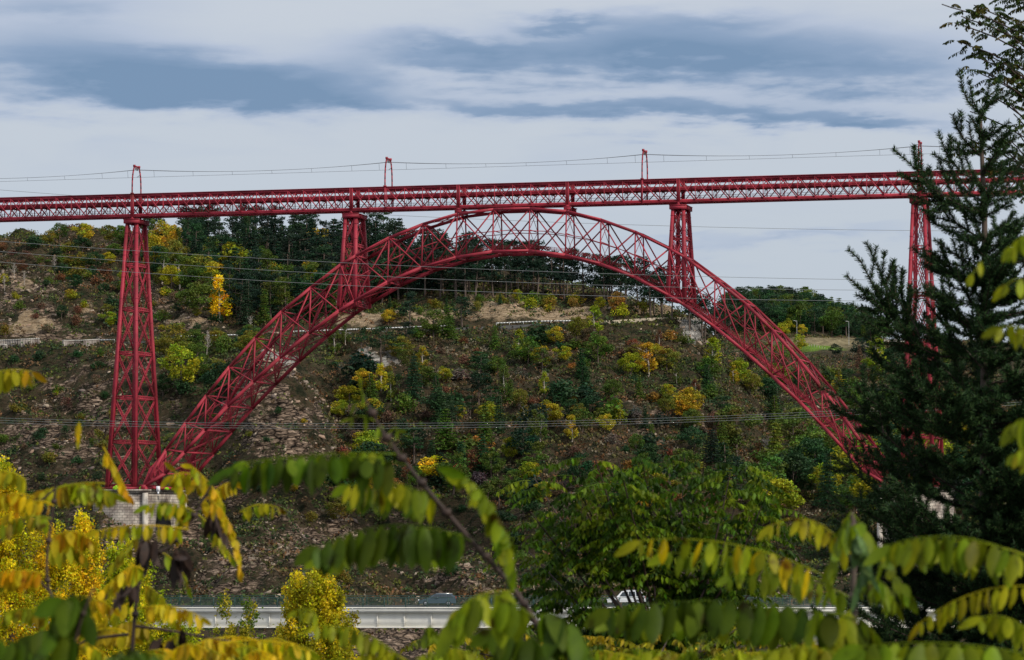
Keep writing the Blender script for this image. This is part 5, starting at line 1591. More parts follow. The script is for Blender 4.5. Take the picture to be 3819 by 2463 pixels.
# the dark stem that leans across the middle, with its hanging green leaves
A = Plant('robinia_shoot', 'out of focus green robinia shoot with a dark leaning stem across the middle foreground', 'robinia shoot', 1330, 3.2, G)
A.stem([(1300, 1560), (1245, 1440), (1180, 1350), (1080, 1240), (1015, 1165), (970, 1110), (930, 1060), (900, 1020), (868, 965), (850, 925)], 3.2, 9, 2.5)
A.leaf([(950, 1085), (760, 1040), (548, 1092)], 3.1, 12, 84, DARKG, spread=.6, vary=.3)
A.leaf([(930, 1060), (770, 1048), (575, 1078)], 3.35, 11, 62, GREEN, spread=.8)
A.leaf([(1030, 1175), (930, 1105), (812, 1132)], 3.2, 9, 72, GREEN, spread=.8, tipc=(2.2, 1.6, 1.0))
A.leaf([(1025, 1168), (940, 1120), (850, 1150)], 3.35, 7, 74, DARKG, spread=.7)
A.leaf([(1100, 1262), (930, 1180), (742, 1275)], 3.05, 11, 104, DARKG, spread=.5, vary=.25, lw=.46)
A.leaf([(1085, 1250), (930, 1205), (775, 1280)], 3.25, 8, 92, GREEN, spread=.7)
A.leaf([(1190, 1350), (1200, 1210), (1085, 1112)], 3.0, 10, 78, GREEN, spread=.8, out=.9, hang=.8)
A.leaf([(1190, 1340), (1165, 1200), (1095, 1130)], 3.2, 7, 70, YGREEN, spread=.9, out=1.0, hang=.9)
A.leaf([(868, 965), (830, 925), (802, 940)], 3.2, 3, 34, DARKG, spread=.6, lw=.3)
A.leaf([(850, 930), (838, 910), (840, 880)], 3.2, 2, 24, GREEN, spread=.6, lw=.3)
A.leaf([(900, 1020), (925, 985), (928, 1005)], 3.2, 2, 34, GREEN, spread=.6, lw=.3)
A.leaf([(895, 1000), (855, 960), (822, 975)], 3.3, 3, 40, GREEN, spread=.6, lw=.3)
A.leaf([(1245, 1440), (1120, 1340), (1062, 1440)], 2.9, 7, 118, GREEN, spread=.6, lw=.46)
A.leaf([(1245, 1440), (1330, 1400), (1385, 1560)], 2.9, 9, 130, DARKG, spread=.7, lw=.46, out=.7)
A.leaf([(1200, 1380), (1110, 1370), (1075, 1420)], 3.1, 6, 100, YGREEN, spread=.8)
A.leaf([(1300, 1560), (1240, 1450), (1150, 1470)], 3.0, 7, 110, DARKG, spread=.7)

B = Plant('robinia_shoot', 'out of focus robinia shoot in the right foreground with long rows of hanging green leaflets', 'robinia shoot', 2010, 3.4, G)
B.stem([(1995, 1600), (1994, 1500), (1992, 1420), (1990, 1330), (2000, 1260), (1985, 1195)], 3.4, 9, 5, mat='bark')
B.leaf([(2010, 1450), (1720, 1370), (1425, 1422)], 3.2, 13, 108, DARKG, spread=.5, lw=.47, vary=.28)
B.leaf([(2000, 1440), (1740, 1395), (1450, 1432)], 3.4, 12, 96, GREEN, spread=.7, lw=.46)
B.leaf([(1940, 1352), (1720, 1235), (1492, 1262)], 3.4, 12, 74, YGREEN, spread=.7, tipc=(2.0, 1.3, .8))
B.leaf([(1930, 1360), (1760, 1290), (1560, 1290)], 3.6, 10, 66, GREEN, spread=.8)
B.leaf([(1990, 1300), (1900, 1170), (1800, 1225)], 3.5, 8, 56, OLIVEY, spread=.6)
B.leaf([(1992, 1400), (1860, 1320), (1700, 1345)], 3.55, 9, 62, GREEN, spread=.7)
B.leaf([(1990, 1200), (2060, 1290), (2110, 1380)], 3.3, 8, 90, GREEN, spread=.9, out=1.2, hang=.8, lw=.3)
B.leaf([(1985, 1195), (1950, 1240), (1935, 1330)], 3.3, 8, 92, GREEN, spread=.9, out=1.1, hang=.9, lw=.3)
B.leaf([(1992, 1230), (2030, 1300), (2010, 1340)], 3.2, 8, 100, (.11, .20, .06), spread=.9, out=1.4, hang=.6, lw=.26)
B.leaf([(1995, 1360), (2060, 1330), (2085, 1400)], 3.4, 8, 70, GREEN, spread=.8, lw=.25, out=.6)
B.leaf([(1990, 1420), (1940, 1440), (1925, 1530)], 3.3, 8, 96, YGREEN, spread=.8)
B.leaf([(1995, 1440), (2040, 1450), (2075, 1560)], 3.3, 8, 86, GREEN, spread=.8)
B.leaf([(1994, 1500), (1900, 1470), (1800, 1540)], 3.5, 8, 80, OLIVEY, spread=.8)
B.leaf([(1980, 1540), (1850, 1470), (1720, 1560)], 3.1, 9, 90, YGREEN, spread=.8)

C_ = Plant('robinia_shoot', 'out of focus robinia shoot entering from the right edge below the spruce', 'robinia shoot', 2500, 3.0, G)
C_.stem([(2480, 1600), (2450, 1420), (2420, 1250), (2410, 1050), (2400, 900), (2395, 700), (2392, 600)], 3.1, 8, 3)
C_.leaf([(2410, 1310), (2230, 1215), (2075, 1272)], 3.0, 11, 92, GREEN, spread=.6, lw=.42)
C_.leaf([(2405, 1300), (2260, 1240), (2110, 1275)], 3.2, 9, 84, YGREEN, spread=.7, lw=.42)
C_.leaf([(2420, 1370), (2280, 1350), (2150, 1450)], 3.2, 10, 62, OLIVEY, spread=.7, lw=.36)
C_.leaf([(2450, 1540), (2230, 1480), (2010, 1508)], 2.9, 12, 100, GREEN, spread=.5, lw=.5)
C_.leaf([(2430, 1530), (2230, 1500), (2040, 1520)], 3.1, 10, 90, DARKG, spread=.6, lw=.48)
C_.leaf([(2440, 700), (2385, 625), (2348, 665)], 3.1, 3, 62, YGREEN, spread=.4, lw=.5)
C_.leaf([(2440, 820), (2385, 745), (2335, 765)], 3.1, 4, 58, YGREEN, spread=.4, lw=.5)
C_.leaf([(2290, 610), (2278, 625), (2268, 640)], 3.2, 2, 44, YGREEN, spread=.4, lw=.4)
C_.leaf([(2410, 540), (2390, 540), (2360, 575)], 3.0, 4, 60, YGREEN, spread=.4, lw=.4)
C_.leaf([(2420, 1010), (2385, 960), (2365, 990)], 2.9, 4, 70, GREEN, spread=.4, lw=.45)
C_.leaf([(2420, 1070), (2390, 1030), (2370, 1060)], 3.0, 4, 60, YGREEN, spread=.4, lw=.45)
C_.leaf([(2428, 1500), (2360, 1420), (2290, 1440)], 3.1, 7, 70, YGREEN, spread=.6)

# the yellow shoots on the left
Y = Plant('robinia_shoot', 'yellow robinia shoot with dark twigs and brown seed pods in the left foreground', 'robinia shoot', 330, 4.6, G)
Y.stem([(305, 1580), (312, 1460), (322, 1370), (340, 1300), (385, 1285), (430, 1245), (462, 1185), (500, 1120)], 4.6, 6, 2)
Y.stem([(340, 1300), (330, 1255), (345, 1225)], 4.6, 4, 2, ground_=False)
Y.stem([(300, 1480), (210, 1490), (150, 1520)], 4.6, 4, 2, ground_=False)
Y.stem([(310, 1460), (390, 1470), (470, 1485), (560, 1500)], 4.6, 4, 2, ground_=False)
yl = [([(455, 1195), (410, 1165), (345, 1178)], 7, 42), ([(462, 1185), (520, 1120), (545, 1125)], 6, 46), ([(440, 1235), (330, 1215), (228, 1238)], 11, 42), ([(400, 1262), (450, 1170), (410, 1100)], 7, 44),
      ([(490, 1140), (440, 1085), (400, 1110)], 7, 50), ([(480, 1160), (550, 1200), (560, 1330)], 13, 40), ([(462, 1200), (500, 1230), (540, 1300)], 9, 38), ([(345, 1300), (270, 1330), (205, 1420)], 9, 44),
      ([(335, 1330), (300, 1300), (262, 1370)], 7, 46), ([(330, 1360), (380, 1380), (410, 1450)], 8, 46), ([(320, 1400), (250, 1420), (200, 1500)], 9, 44), ([(320, 1420), (400, 1400), (470, 1440)], 9, 42),
      ([(560, 1195), (600, 1165), (650, 1185)], 6, 34), ([(470, 1500), (540, 1470), (620, 1500)], 8, 40), ([(520, 1500), (620, 1480), (720, 1520)], 10, 44), ([(420, 1480), (380, 1490), (350, 1540)], 7, 44),
      ([(300, 1480), (260, 1450), (190, 1480)], 8, 44), ([(560, 1510), (520, 1520), (480, 1560)], 7, 44), ([(380, 1290), (420, 1310), (440, 1370)], 6, 40), ([(600, 1520), (680, 1500), (760, 1560)], 8, 46),
      ([(200, 1500), (240, 1520), (280, 1560)], 6, 44), ([(340, 1240), (300, 1260), (270, 1310)], 6, 40), ([(520, 1180), (500, 1130), (450, 1090)], 8, 44)]
for i, (p, n, l) in enumerate(yl):
    Y.leaf(p, 4.6 + .3 * math.sin(i * 2.1), n, l, YELLOW if i % 3 else OLIVEY, spread=.75, tipc=(1.0, .78, .8) if i % 2 else (.6, .9, 1))
for k_ in range(26):
    x_ = 215 + (k_ * 97) % 500; y_ = (1400 if x_ < 400 else 1488) + (k_ * 53) % (130 if x_ < 400 else 60)
    Y.leaf([(x_ + 40, y_ + 14), (x_, y_ - 22), (x_ - 44, y_ + 12)] if k_ % 2 else [(x_ - 36, y_ + 16), (x_, y_ - 20), (x_ + 46, y_ + 18)], 4.4 + .5 * math.sin(k_ * 1.3), 7, 44, (YELLOW, OLIVEY, YGREEN, YELLOW)[k_ % 4], spread=.8, tipc=(1.0, .8, .8))
Y.pods([(508, 1200), (412, 1292), (345, 1268), (300, 1345), (398, 1500), (420, 1480), (365, 1500)], 4.5, 78, 10)
Y2 = Plant('robinia_shoot', 'yellow robinia shoot with a thin upright twig at the left edge', 'robinia shoot', 150, 4.2, G)
Y2.stem([(200, 1620), (145, 1440), (112, 1378), (108, 1300), (122, 1200), (130, 1135)], 4.2, 5, 2.5)
Y2.stem([(112, 1378), (90, 1350), (60, 1345)], 4.2, 3, 1.5, ground_=False)
Y2.stem([(-20, 1290), (0, 1262), (70, 1190), (140, 1130), (175, 1100), (240, 1042)], 4.4, 3.5, 1.5, 'side_twig', ground_=False)
for i, (p, n, l) in enumerate([([(130, 1140), (190, 1118), (262, 1150)], 13, 50), ([(245, 1128), (180, 1120), (102, 1145)], 11, 56), ([(125, 1180), (80, 1150), (20, 1200)], 9, 44), ([(120, 1210), (60, 1190), (-20, 1240)], 9, 48),
                              ([(115, 1260), (170, 1220), (212, 1260)], 8, 52), ([(112, 1290), (150, 1250), (190, 1290)], 8, 50), ([(105, 1340), (50, 1320), (-30, 1345)], 10, 50), ([(60, 1345), (20, 1330), (-40, 1360)], 7, 46),
                              ([(240, 1042), (270, 1090), (300, 1155)], 7, 40), ([(-30, 875), (30, 855), (76, 868)], 6, 58), ([(185, 985), (183, 1000), (184, 1010)], 2, 46), ([(125, 1440), (60, 1400), (0, 1440)], 8, 48),
                              ([(140, 1450), (180, 1400), (225, 1430)], 7, 46), ([(60, 1120), (20, 1085), (-30, 1110)], 7, 44), ([(80, 1160), (30, 1140), (-20, 1165)], 8, 46), ([(150, 1130), (200, 1150), (240, 1170)], 7, 36)]):
    Y2.leaf(p, 4.2 + .25 * math.sin(i * 1.7), n, l, (YELLOW, OLIVEY, YELLOW, YGREEN)[i % 4] if i not in (0, 1) else (YGREEN, OLIVEY)[i], spread=.7, tipc=(1.1, .7, .7))
DKP = Plant('robinia_shoot', 'very blurred dark green robinia shoot at the bottom left corner', 'robinia shoot', 180, 2.6, G)
DKP.stem([(150, 1640), (165, 1540), (190, 1440), (220, 1370)], 2.6, 5, 3)
for p, n, l, c in (([(200, 1440), (170, 1390), (150, 1400)], 3, 110, DARKG), ([(180, 1500), (120, 1450), (80, 1480)], 5, 110, DARKG), ([(170, 1560), (90, 1500), (-20, 1490)], 7, 100, DARKG), ([(190, 1590), (300, 1460), (400, 1560)], 8, 120, DARKG),
                   ([(200, 1600), (340, 1480), (330, 1560)], 6, 110, GREEN), ([(220, 1400), (140, 1370), (130, 1440)], 4, 90, DARKG)):
    DKP.leaf(p, 2.6, n, l, c, spread=.5, lw=.5)
F2 = Plant('robinia_shoot', 'low blurred yellow green robinia shoot at the bottom edge left of the leaning stem', 'robinia shoot', 900, 3.6, G)
F2.stem([(930, 1640), (960, 1560), (990, 1470)], 3.6, 4, 2)
for p, n, l, c in (([(960, 1560), (860, 1450), (740, 1460)], 10, 56, YGREEN), ([(990, 1480), (1000, 1450), (1010, 1470)], 4, 50, GREEN), ([(960, 1550), (900, 1500), (850, 1530)], 7, 60, OLIVEY), ([(965, 1540), (1060, 1490), (1130, 1540)], 8, 60, YGREEN),
                   ([(740, 1440), (720, 1410), (690, 1425)], 5, 40, YGREEN), ([(950, 1580), (800, 1510), (700, 1560)], 10, 60, GREEN)):
    F2.leaf(p, 3.6, n, l, c, spread=.8)
F3 = Plant('robinia_shoot', 'low blurred yellow green robinia shoot at the bottom edge below the long green leaf rows', 'robinia shoot', 1620, 3.8, G)
F3.stem([(1600, 1640), (1610, 1560), (1640, 1500)], 3.8, 4, 2)
for i in range(12):
    x = 1400 + i * 48; F3.leaf([(1620, 1590), (x, 1490 + 12 * math.sin(i * 2)), (x + (-50 if i < 6 else 60), 1530)], 3.8 + .3 * math.sin(i), 8, 48, (YGREEN, OLIVEY, GREEN)[i % 3], spread=.9)


# ------------------------------------------------------------------ robinia trees further off
def far_robinia(name, label, d, root, limbs, nleaf, leaflen, ll, cols, seed, jit=1.0, r0=6, extra=(), trunk_top=1640):
    rng = np.random.default_rng(seed); u = d / (FPX / K)
    a = (root * K - W0 / 2) / FPX * d; base = CAMP + RV * a + FV * d; base[2] += float(ground(a, d))
    o = empty(name, base, label, 'robinia tree')
    tips = []; mb = MB(); Vs, Fs, Ts = [], [], []; nv = 0
    start = D(root, trunk_top, d)
    tk = MB(); tk.tube([base - (0, 0, .4), (base + start) / 2 + RV * .05, start], .075, 8, .05); link('trunk', mesh_np('trunk', np.vstack(tk.v) - base, np.vstack(tk.f), M['bark']), o)
    for li, limb in enumerate(limbs):
        pts = [D(x, y, d + rng.normal(0, .25 * jit * d / 12) * (k / len(limb))) for k, (x, y) in enumerate(limb)]
        if limb[0][1] > 1500: pts = [start] + pts
        w = np.array(pts); t = np.linspace(0, len(w) - 1, len(w) * 4); w = np.stack([np.interp(t, np.arange(len(w)), w[:, k]) for k in range(3)], 1)
        w += np.cumsum(rng.normal(0, 1.2 * u, w.shape), 0) * .5
        m_ = MB(); m_.tube(w, r0 * u, 6, 1.2 * u); link('limb', mesh_np('limb', np.vstack(m_.v) - base, np.vstack(m_.f), M['twig']), o)
        tips.append(w)
    lens = np.array([len(t) for t in tips], float)
    for k in range(nleaf):
        w = tips[rng.choice(len(tips), p=lens / lens.sum())]; f = rng.uniform(.25, 1) * (len(w) - 1); i = int(f); i = min(i, len(w) - 2)
        b = w[i] + (w[i + 1] - w[i]) * (f - i)
        an = rng.uniform(0, 2 * np.pi); h = RV * math.cos(an) + FV * math.sin(an) * .8
        L = leaflen * u * rng.uniform(.6, 1.15); el = rng.uniform(-.1, .6)
        tw = h * L * .35 + np.array((0, 0, rng.uniform(-.1, .35) * L))
        p0 = b + tw * rng.uniform(0, 1.2); p1 = p0 + h * L * .55 + (0, 0, el * L * .5); p2 = p0 + h * L + (0, 0, (el * .4 - .35) * L)
        q_ = p0 + h * L * .5 - CAMP; sx_ = (W0 / 2 + FPX * (q_ @ RV) / (q_ @ FV)) / K; sy_ = (H0 / 2 + FPX * math.tan(PIT - math.atan2(q_[2], q_ @ FV))) / K
        if any(abs(sx_ - gx) < gw and abs(sy_ - gy) < gh for gx, gy, gw, gh in extra): continue
        c = np.array(cols[rng.integers(len(cols))]) * rng.uniform(.75, 1.25)
        V, F, T = compound(p0, p1, p2, int(rng.integers(7, 11)), ll * u, ll * u * .46, rng, hang=.8, out=.55, spread=.8, k_st=4, rachis=.8 * u, tint=c, vary=.2)
        Vs.append(V); Fs.append(F + nv); Ts.append(T); nv += len(V)
    V = np.vstack(Vs)
    f = link('foliage', mesh_np('foliage', V - base, np.vstack(Fs), M['nearleaf'], {'tint': ('POINT', np.vstack(Ts))}, True), o); f['kind'] = 'stuff'
    return o


RG = [(.055, .115, .005), (.090, .160, .006), (.15, .21, .008), (.030, .070, .005)]
limbs = []
for tx, ty in ((1235, 1190), (1250, 1120), (1330, 1105), (1385, 1060), (1345, 1150), (1440, 1070), (1480, 1130), (1560, 1075), (1590, 1140), (1640, 1070), (1700, 1100), (1745, 1085), (1790, 1140), (1800, 1190), (1215, 1270), (1260, 1330),
               (1330, 1230), (1420, 1200), (1500, 1230), (1560, 1200), (1650, 1220), (1720, 1230), (1800, 1290), (1390, 1320), (1480, 1330), (1600, 1310), (1290, 1400), (1230, 1440), (1700, 1360), (1380, 1140), (1500, 1090)):
    mx_ = 1560 + (tx - 1560) * .35; my = 1640 + (ty - 1640) * .40
    limbs.append([(1560 + (tx - 1560) * .12, 1560), (mx_, my), ((mx_ + tx) / 2 + 8, (my + ty) / 2 + 15), (tx, ty)])
far_robinia('robinia_tree', 'green robinia tree with dark branches in front of the white road bridge, right of centre', 11.5, 1560, limbs, 1900, 88, 19, RG, 3, extra=((1462, 1384, 72, 34), (1350, 1345, 40, 20), (1600, 1330, 30, 16)))
limbs = []
for tx, ty in ((1090, 1480), (1150, 1440), (1300, 1470), (1420, 1490), (1560, 1480), (1680, 1500), (1800, 1480), (1240, 1500), (1750, 1440), (1900, 1500), (1000, 1500)):
    limbs.append([(1480 + (tx - 1480) * .3, 1600), ((1480 + tx) / 2, 1550), (tx, ty)])
far_robinia('robinia_tree', 'yellowing robinia tree low at the bottom edge behind the blurred leaves', 9.5, 1480, limbs, 380, 74, 20, [(.16, .20, .012), (.30, .27, .012), (.08, .13, .012), (.42, .32, .015)], 5)
limbs = []
for tx, ty in ((2195, 8), (2225, 55), (2232, 95), (2262, 130), (2240, 30), (2290, 40), (2300, 170), (2265, 165), (2262, 260), (2255, 320), (2330, 60), (2330, 220), (2330, 330), (2290, 210), (2300, 380), (2290, 120), (2340, 140), (2250, 350), (2380, 420), (2370, 300), (2350, -20), (2270, 10)):
    limbs.append([(2620, 560 if ty < 420 else 620), (2500, ty + 190), (2430, ty + 90), ((2400 + tx) / 2, ty + 30), (tx, ty)])
for k in range(9): limbs.append([(2620, 600), (2480, 500 - k * 70), (2400, 430 - k * 60), (2350 + 8 * (k % 4), 380 - k * 55)])
far_robinia('robinia_tree', 'tall robinia tree with fine dark leaves at the upper right corner behind the spruce', 24.0, 2620, limbs, 620, 40, 10.5, [(.045, .070, .016), (.035, .055, .014), (.09, .08, .012), (.055, .095, .015)], 8, r0=3.2, trunk_top=480)


# ------------------------------------------------------------------ yellow trees below
def yellow_tree(label, d, blobs, n, root, seed, cols, ls=6.6):
    """crown as a cloud of leaves hung on upright shoots"""
    rng = np.random.default_rng(seed); u = d / (FPX / K)
    a = (root * K - W0 / 2) / FPX * d; base = CAMP + RV * a + FV * d; base[2] += float(ground(a, d))
    o = empty('poplar_tree', base, label, 'poplar')
    tk = MB(); top = D(root, min(b[1] for b in blobs) + 40, d); tk.tube([base - (0, 0, .5), (base + top) / 2, top], .22, 8, .02)
    link('trunk', mesh_np('trunk', np.vstack(tk.v) - base, np.vstack(tk.f), M['bark']), o)
    Q = []; T = []; br = MB()
    tot = sum(b[2] * b[3] for b in blobs)
    for bx, by, rx, ry in blobs:
        m = int(n * rx * ry / tot); c = D(bx, by, d); ns = max(5, int(m / 110))
        for s in range(ns):
            dv = rng.normal(size=3); dv /= np.linalg.norm(dv); f = rng.uniform(.2, 1) ** .5
            sc = c + (RV * dv[0] * rx + FV * dv[1] * rx + np.array((0, 0, dv[2] * ry))) * u * f
            L = rng.uniform(18, 46) * u; dr = unit(np.array((0, 0, 1.0)) + (sc - c) / (rx * u) * .35 + rng.normal(0, .15, 3)); k = m // ns
            t = rng.uniform(-.5, .6, (k, 1)); q = sc + dr * L * t + rng.normal(0, 7.5 * u, (k, 3)) * (1.15 - np.abs(t))
            Q.append(q); tt = np.array(cols[rng.integers(len(cols))]) * rng.uniform(.7, 1.25); T.append(np.tile(tt, (k, 1)))
            br.tube([sc - dr * L * .8, sc + dr * L * .6], .5 * u, 3, .15 * u)
        # long inner limbs
    Q = np.vstack(Q); T = np.vstack(T) * rng.uniform(.6, 1.4, (len(Q), 1)) * (1 + rng.normal(0, .08, (len(Q), 3)))
    V, C = cards(Q, ls * u * rng.uniform(.7, 1.4, len(Q)), T, rng); V = V - base
    link('limbs', mesh_np('limbs', np.vstack(br.v) - base, np.vstack(br.f), M['bark']), o)
    f = link('crown', mesh_np('crown', V, np.arange(len(V)).reshape(-1, 4), M['nearleaf'], {'tint': ('POINT', C)}), o); f.color = (1, 1, 1, 1)


YC = [(.80, .66, .015), (.70, .64, .015), (.46, .48, .014), (.82, .56, .015)]
yellow_tree('large bright yellow poplar filling the left edge below the pier', 48, [(10, 1130, 40, 60), (0, 1250, 60, 90), (60, 1320, 90, 110), (40, 1460, 110, 120), (0, 1560, 130, 90), (140, 1300, 45, 70), (190, 1250, 30, 50)], 60000, 30, 11, YC)
yellow_tree('golden poplar right of the large yellow poplar at lower left', 52, [(195, 1340, 42, 80), (185, 1450, 70, 100), (230, 1540, 90, 80), (222, 1300, 20, 40)], 30000, 200, 12, [(.80, .56, .015), (.74, .62, .015), (.45, .46, .014)])
yellow_tree('yellow green poplar low on the left between golden poplar and white bridge', 44, [(300, 1400, 60, 110), (350, 1480, 80, 90), (280, 1300, 24, 50), (420, 1520, 70, 60)], 26000, 320, 13, [(.42, .50, .014), (.28, .38, .012), (.65, .60, .015)])
yellow_tree('rounded yellow green poplar crown standing in front of the white bridge', 50, [(735, 1390, 70, 72), (738, 1470, 92, 90), (745, 1560, 95, 60)], 34000, 740, 14, [(.60, .48, .012), (.44, .44, .014), (.72, .58, .015), (.32, .30, .014)])
yellow_tree('small green and yellow young tree touching the white bridge on the left', 40, [(525, 1420, 16, 26), (565, 1440, 26, 30), (555, 1500, 60, 46), (600, 1540, 90, 40), (500, 1560, 90, 40)], 9000, 555, 15, [(.30, .30, .016), (.12, .20, .014), (.44, .38, .02)])


# ------------------------------------------------------------------ the spruce on the right
def spruce():
    rng = np.random.default_rng(21); d = 15.0; u = d / (FPX / K); X = 2290
    a = (X * K - W0 / 2) / FPX * d; base = CAMP + RV * a + FV * d; base[2] += float(ground(a, d))
    o = empty('spruce_tree', base, 'dark green spruce tree with upswept needle covered branches at the right edge', 'spruce')
    top = D(2286, 268, d)
    H = top[2] - base[2]
    tk = MB(); zs = np.linspace(0, 1, 14); path = base + (top - base) * zs[:, None] + np.cumsum(rng.normal(0, .004, (14, 3)), 0) * (1, 1, 0)
    path[-1] = top
    tk.tube(path, .075, 8, .008); link('trunk', mesh_np('trunk', np.vstack(tk.v) - base, np.vstack(tk.f), M['bark']), o)
    segs = []          # (p, q, radius) of needle shoots
    wood = MB()
    def shoot(pts, r0):
        pts = np.array(pts); wood.tube(pts, r0, 5, .0018)
        for p, q in zip(pts[:-1], pts[1:]): segs.append((p, q))
    def at(y):         # trunk point at image height y
        z = D(X, y, d)[2]; t = (z - base[2]) / H; return base + (top - base) * min(t, 1)
    def branch(b, az, L, el0, up, side=True, dens=1.0):
        h = RV * math.cos(az) + FV * math.sin(az); n = 9; pts = [b]; e = el0
        for k in range(n):
            e = el0 + (up - el0) * (k / (n - 1)) ** 1.5
            pts.append(pts[-1] + (h * math.cos(e) + np.array((0, 0, math.sin(e)))) * L / n + rng.normal(0, .004, 3))
        shoot(pts, .0035 + .006 * L)
        if not side: return
        m = int(L / .052 * dens)
        for k in range(m):
            t = rng.uniform(.12, .97); f = t * n; i = min(int(f), n - 1); q = pts[i] + (pts[i + 1] - pts[i]) * (f - i)
            tn = unit(pts[i + 1] - pts[i]); s = 1 if k % 2 else -1
            per = unit(np.cross(tn, (0, 0, 1))) * s
            ang = rng.uniform(.5, .9); l = min(.30, L * (1 - t) * .55 + .07) * rng.uniform(.7, 1.2)
            dv = unit(tn * math.cos(ang) + per * math.sin(ang) + (0, 0, rng.uniform(-.05, .45)))
            e1 = q + dv * l * .5; e2 = q + dv * l + np.array((0, 0, l * .12))
            shoot([q, e1, e2], .0028)
            if l > .15:
                for w in range(int(l / .075)):
                    tt = rng.uniform(.2, .85); qq = q + dv * l * tt; pp = unit(np.cross(dv, (0, 0, 1))) * (1 if w % 2 else -1)
                    l2 = l * .42 * (1 - tt) + .035; shoot([qq, qq + unit(dv * .8 + pp * .7 + (0, 0, .15)) * l2], .002)
    def img_branch(pts, r=.006, sides=6, dd=0):
        w = [D(x, y, d + dd * (1 - k / max(1, len(pts) - 1))) for k, (x, y) in enumerate(pts)]
        w = np.array(w); t = np.linspace(0, len(w) - 1, len(w) * 3); w = np.stack([np.interp(t, np.arange(len(w)), w[:, k]) for k in range(3)], 1)
        shoot(w, r); L = np.linalg.norm(w[-1] - w[0])
        for k in range(sides):
            t = rng.uniform(.1, .75); i = int(t * (len(w) - 1)); tn = unit(w[i + 1] - w[i]); per = unit(np.cross(tn, FV)) * (1 if k % 2 else -1) + FV * rng.normal(0, .5)
            l = L * (1 - t) * .42 + .04; dv = unit(tn + per * .75); shoot([w[i], w[i] + dv * l * .6, w[i] + dv * l + (0, 0, l * .15)], .0025)
    # leader and the shoots that stand out against the sky
    shoot([D(2286, 268, d), D(2258, 238, d), D(2244, 205, d), D(2237, 165, d)], .004)
    shoot([D(2286, 268, d), D(2268, 235, d), D(2261, 190, d)], .003); shoot([D(2286, 268, d), D(2300, 235, d), D(2308, 190, d)], .003)
    shoot([D(2286, 268, d), D(2318, 235, d), D(2334, 175, d + .1)], .003); shoot([D(2286, 262, d), D(2330, 230, d), D(2360, 215, d)], .005)
    for pts, sd in (([(2288, 365), (2255, 335), (2232, 302), (2222, 268)], 3), ([(2288, 430), (2240, 400), (2205, 355), (2188, 308)], 4), ([(2288, 500), (2220, 470), (2165, 425), (2120, 380), (2083, 347)], 6), ([(2200, 455), (2160, 430), (2145, 385)], 2),
                    ([(2230, 470), (2165, 470), (2120, 455)], 3), ([(2288, 400), (2330, 360), (2370, 320)], 3), ([(2290, 560), (2230, 520), (2175, 505)], 4), ([(2290, 640), (2235, 600), (2180, 560)], 4), ([(2290, 700), (2240, 640), (2190, 605), (2168, 585)], 5),
                    ([(2290, 940), (2200, 860), (2130, 800), (2080, 740), (2035, 665), (2008, 610), (1977, 580)], 9), ([(2105, 775), (2080, 720), (2055, 640), (2020, 566)], 5), ([(2080, 740), (2040, 710), (1995, 665)], 3), ([(2130, 800), (2110, 720), (2100, 670)], 3),
                    ([(2150, 800), (2125, 740), (2085, 690), (2062, 660)], 4), ([(2290, 860), (2230, 790), (2190, 745), (2158, 700)], 5), ([(2290, 800), (2250, 740), (2200, 690), (2165, 665)], 5), ([(2290, 960), (2180, 880), (2100, 800), (2050, 735), (2020, 720)], 6),
                    ([(2290, 1180), (2180, 1110), (2090, 1040), (2020, 960), (1960, 900), (1915, 855)], 9), ([(2090, 1040), (2040, 1000), (1985, 970)], 5), ([(2060, 1010), (2050, 950), (2035, 900)], 4), ([(2120, 1060), (2110, 980), (2100, 900)], 4),
                    ([(2290, 1270), (2150, 1220), (2050, 1150), (1980, 1090), (1930, 1060)], 8), ([(2290, 1370), (2150, 1310), (2050, 1260), (1960, 1180), (1915, 1130)], 8), ([(2290, 1040), (2200, 980), (2130, 920), (2075, 880), (2040, 872)], 7),
                    ([(2290, 1450), (2150, 1400), (2040, 1340), (1950, 1300), (1880, 1290)], 8), ([(2200, 1240), (2120, 1180), (2060, 1110), (2045, 1060)], 6), ([(2290, 1560), (2150, 1500), (2040, 1450), (1970, 1420)], 6), ([(2290, 480), (2350, 430), (2390, 360)], 4),
                    ([(2290, 640), (2340, 590), (2388, 520)], 5), ([(2290, 720), (2350, 670), (2400, 600)], 5)):
        img_branch(pts, .006, sd + 3, rng.uniform(-.1, .1))
    for y in np.arange(330, 1760, 33):
        prog = (y - 270) / 1270
        for k in range((1 + int(rng.uniform() < .6)) if y < 620 else (2 if y < 900 else 3)):
            az = rng.uniform(0, 2 * math.pi); L = (.16 + .78 * min(1, prog) ** .85) * rng.uniform(.72, 1.05)
            if y < 800: L *= .85
            branch(at(y + rng.uniform(-15, 15)), az, L, rng.uniform(.05, .45) if y < 800 else rng.uniform(-.15, .3), rng.uniform(.5, 1.0), dens=.5 if y < 900 else .75)
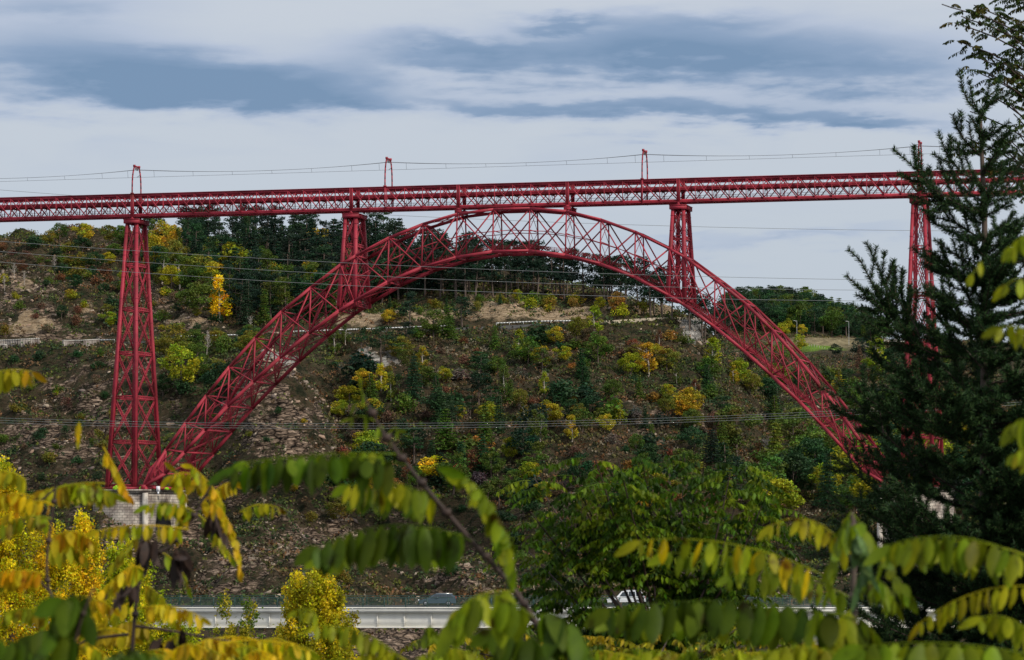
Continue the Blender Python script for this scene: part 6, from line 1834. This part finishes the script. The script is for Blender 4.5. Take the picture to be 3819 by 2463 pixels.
    for y in np.arange(560, 1760, 17):         # boughs towards the viewer and to the right hide the stem
        az = rng.uniform(-math.pi * .62, math.pi * .12); L = (.14 + .66 * min(1, (y - 270) / 1270) ** .85) * rng.uniform(.6, 1.05)
        if az < -math.pi * .4: L *= .6
        branch(at(y), az, L, rng.uniform(-.1, .35), rng.uniform(.4, .9), dens=.75)
    S = np.array([(p, q) for p, q in segs]); ln = np.linalg.norm(S[:, 1] - S[:, 0], axis=1)
    cnt = rng.poisson(ln * 1500); idx = np.repeat(np.arange(len(S)), cnt); n = len(idx)
    t = rng.uniform(0, 1, (n, 1)); c = S[idx, 0] + (S[idx, 1] - S[idx, 0]) * t; ax = unit(S[idx, 1] - S[idx, 0])
    pr = unit(np.cross(ax, rng.normal(size=(n, 3)))); dv = unit(pr + ax * rng.uniform(.35, .9, (n, 1)) + (0, 0, .12)); L = rng.uniform(.018, .026, (n, 1)); sd = unit(np.cross(dv, rng.normal(size=(n, 3)))) * .0017
    V = np.stack([c - sd, c + sd, c + dv * L + sd * .4, c + dv * L - sd * .4], 1).reshape(-1, 3) - base
    tint = np.array([(.020, .050, .016), (.028, .065, .018), (.016, .038, .014), (.050, .095, .026)])[rng.integers(0, 4, n)] * rng.uniform(.7, 1.3, (n, 1))
    f = link('needles', mesh_np('needles', V, np.arange(4 * n).reshape(-1, 4), M['needle'], {'tint': ('POINT', np.repeat(tint, 4, 0))}), o); f['kind'] = 'stuff'
    link('limbs', mesh_np('limbs', np.vstack(wood.v) - base, np.vstack(wood.f), M['twig']), o)
    print('spruce needles', n)


spruce()


# where several scattered trees would be described alike, count them from the left
ORD = 'leftmost second third fourth fifth sixth seventh eighth ninth tenth eleventh twelfth thirteenth fourteenth fifteenth sixteenth seventeenth eighteenth nineteenth twentieth'.split()
_by = {}
for x_, o_ in SCAT: _by.setdefault(o_['label'], []).append((x_, o_))
for lab_, L2 in _by.items():
    if len(L2) < 2: continue
    L2.sort(key=lambda t: t[0])
    for i_, (x_, o_) in enumerate(L2):
        if i_ < 20: o_['label'] = (ORD[0] + ' ' if i_ == 0 else ORD[i_] + ' from left, ') + lab_
for x_, o_ in SCAT:
    if len(o_['label'].split()) > 16: o_['label'] = o_['label'].replace(' broadleaf tree', ' tree').replace(' with golden top', '').replace('well ', '')
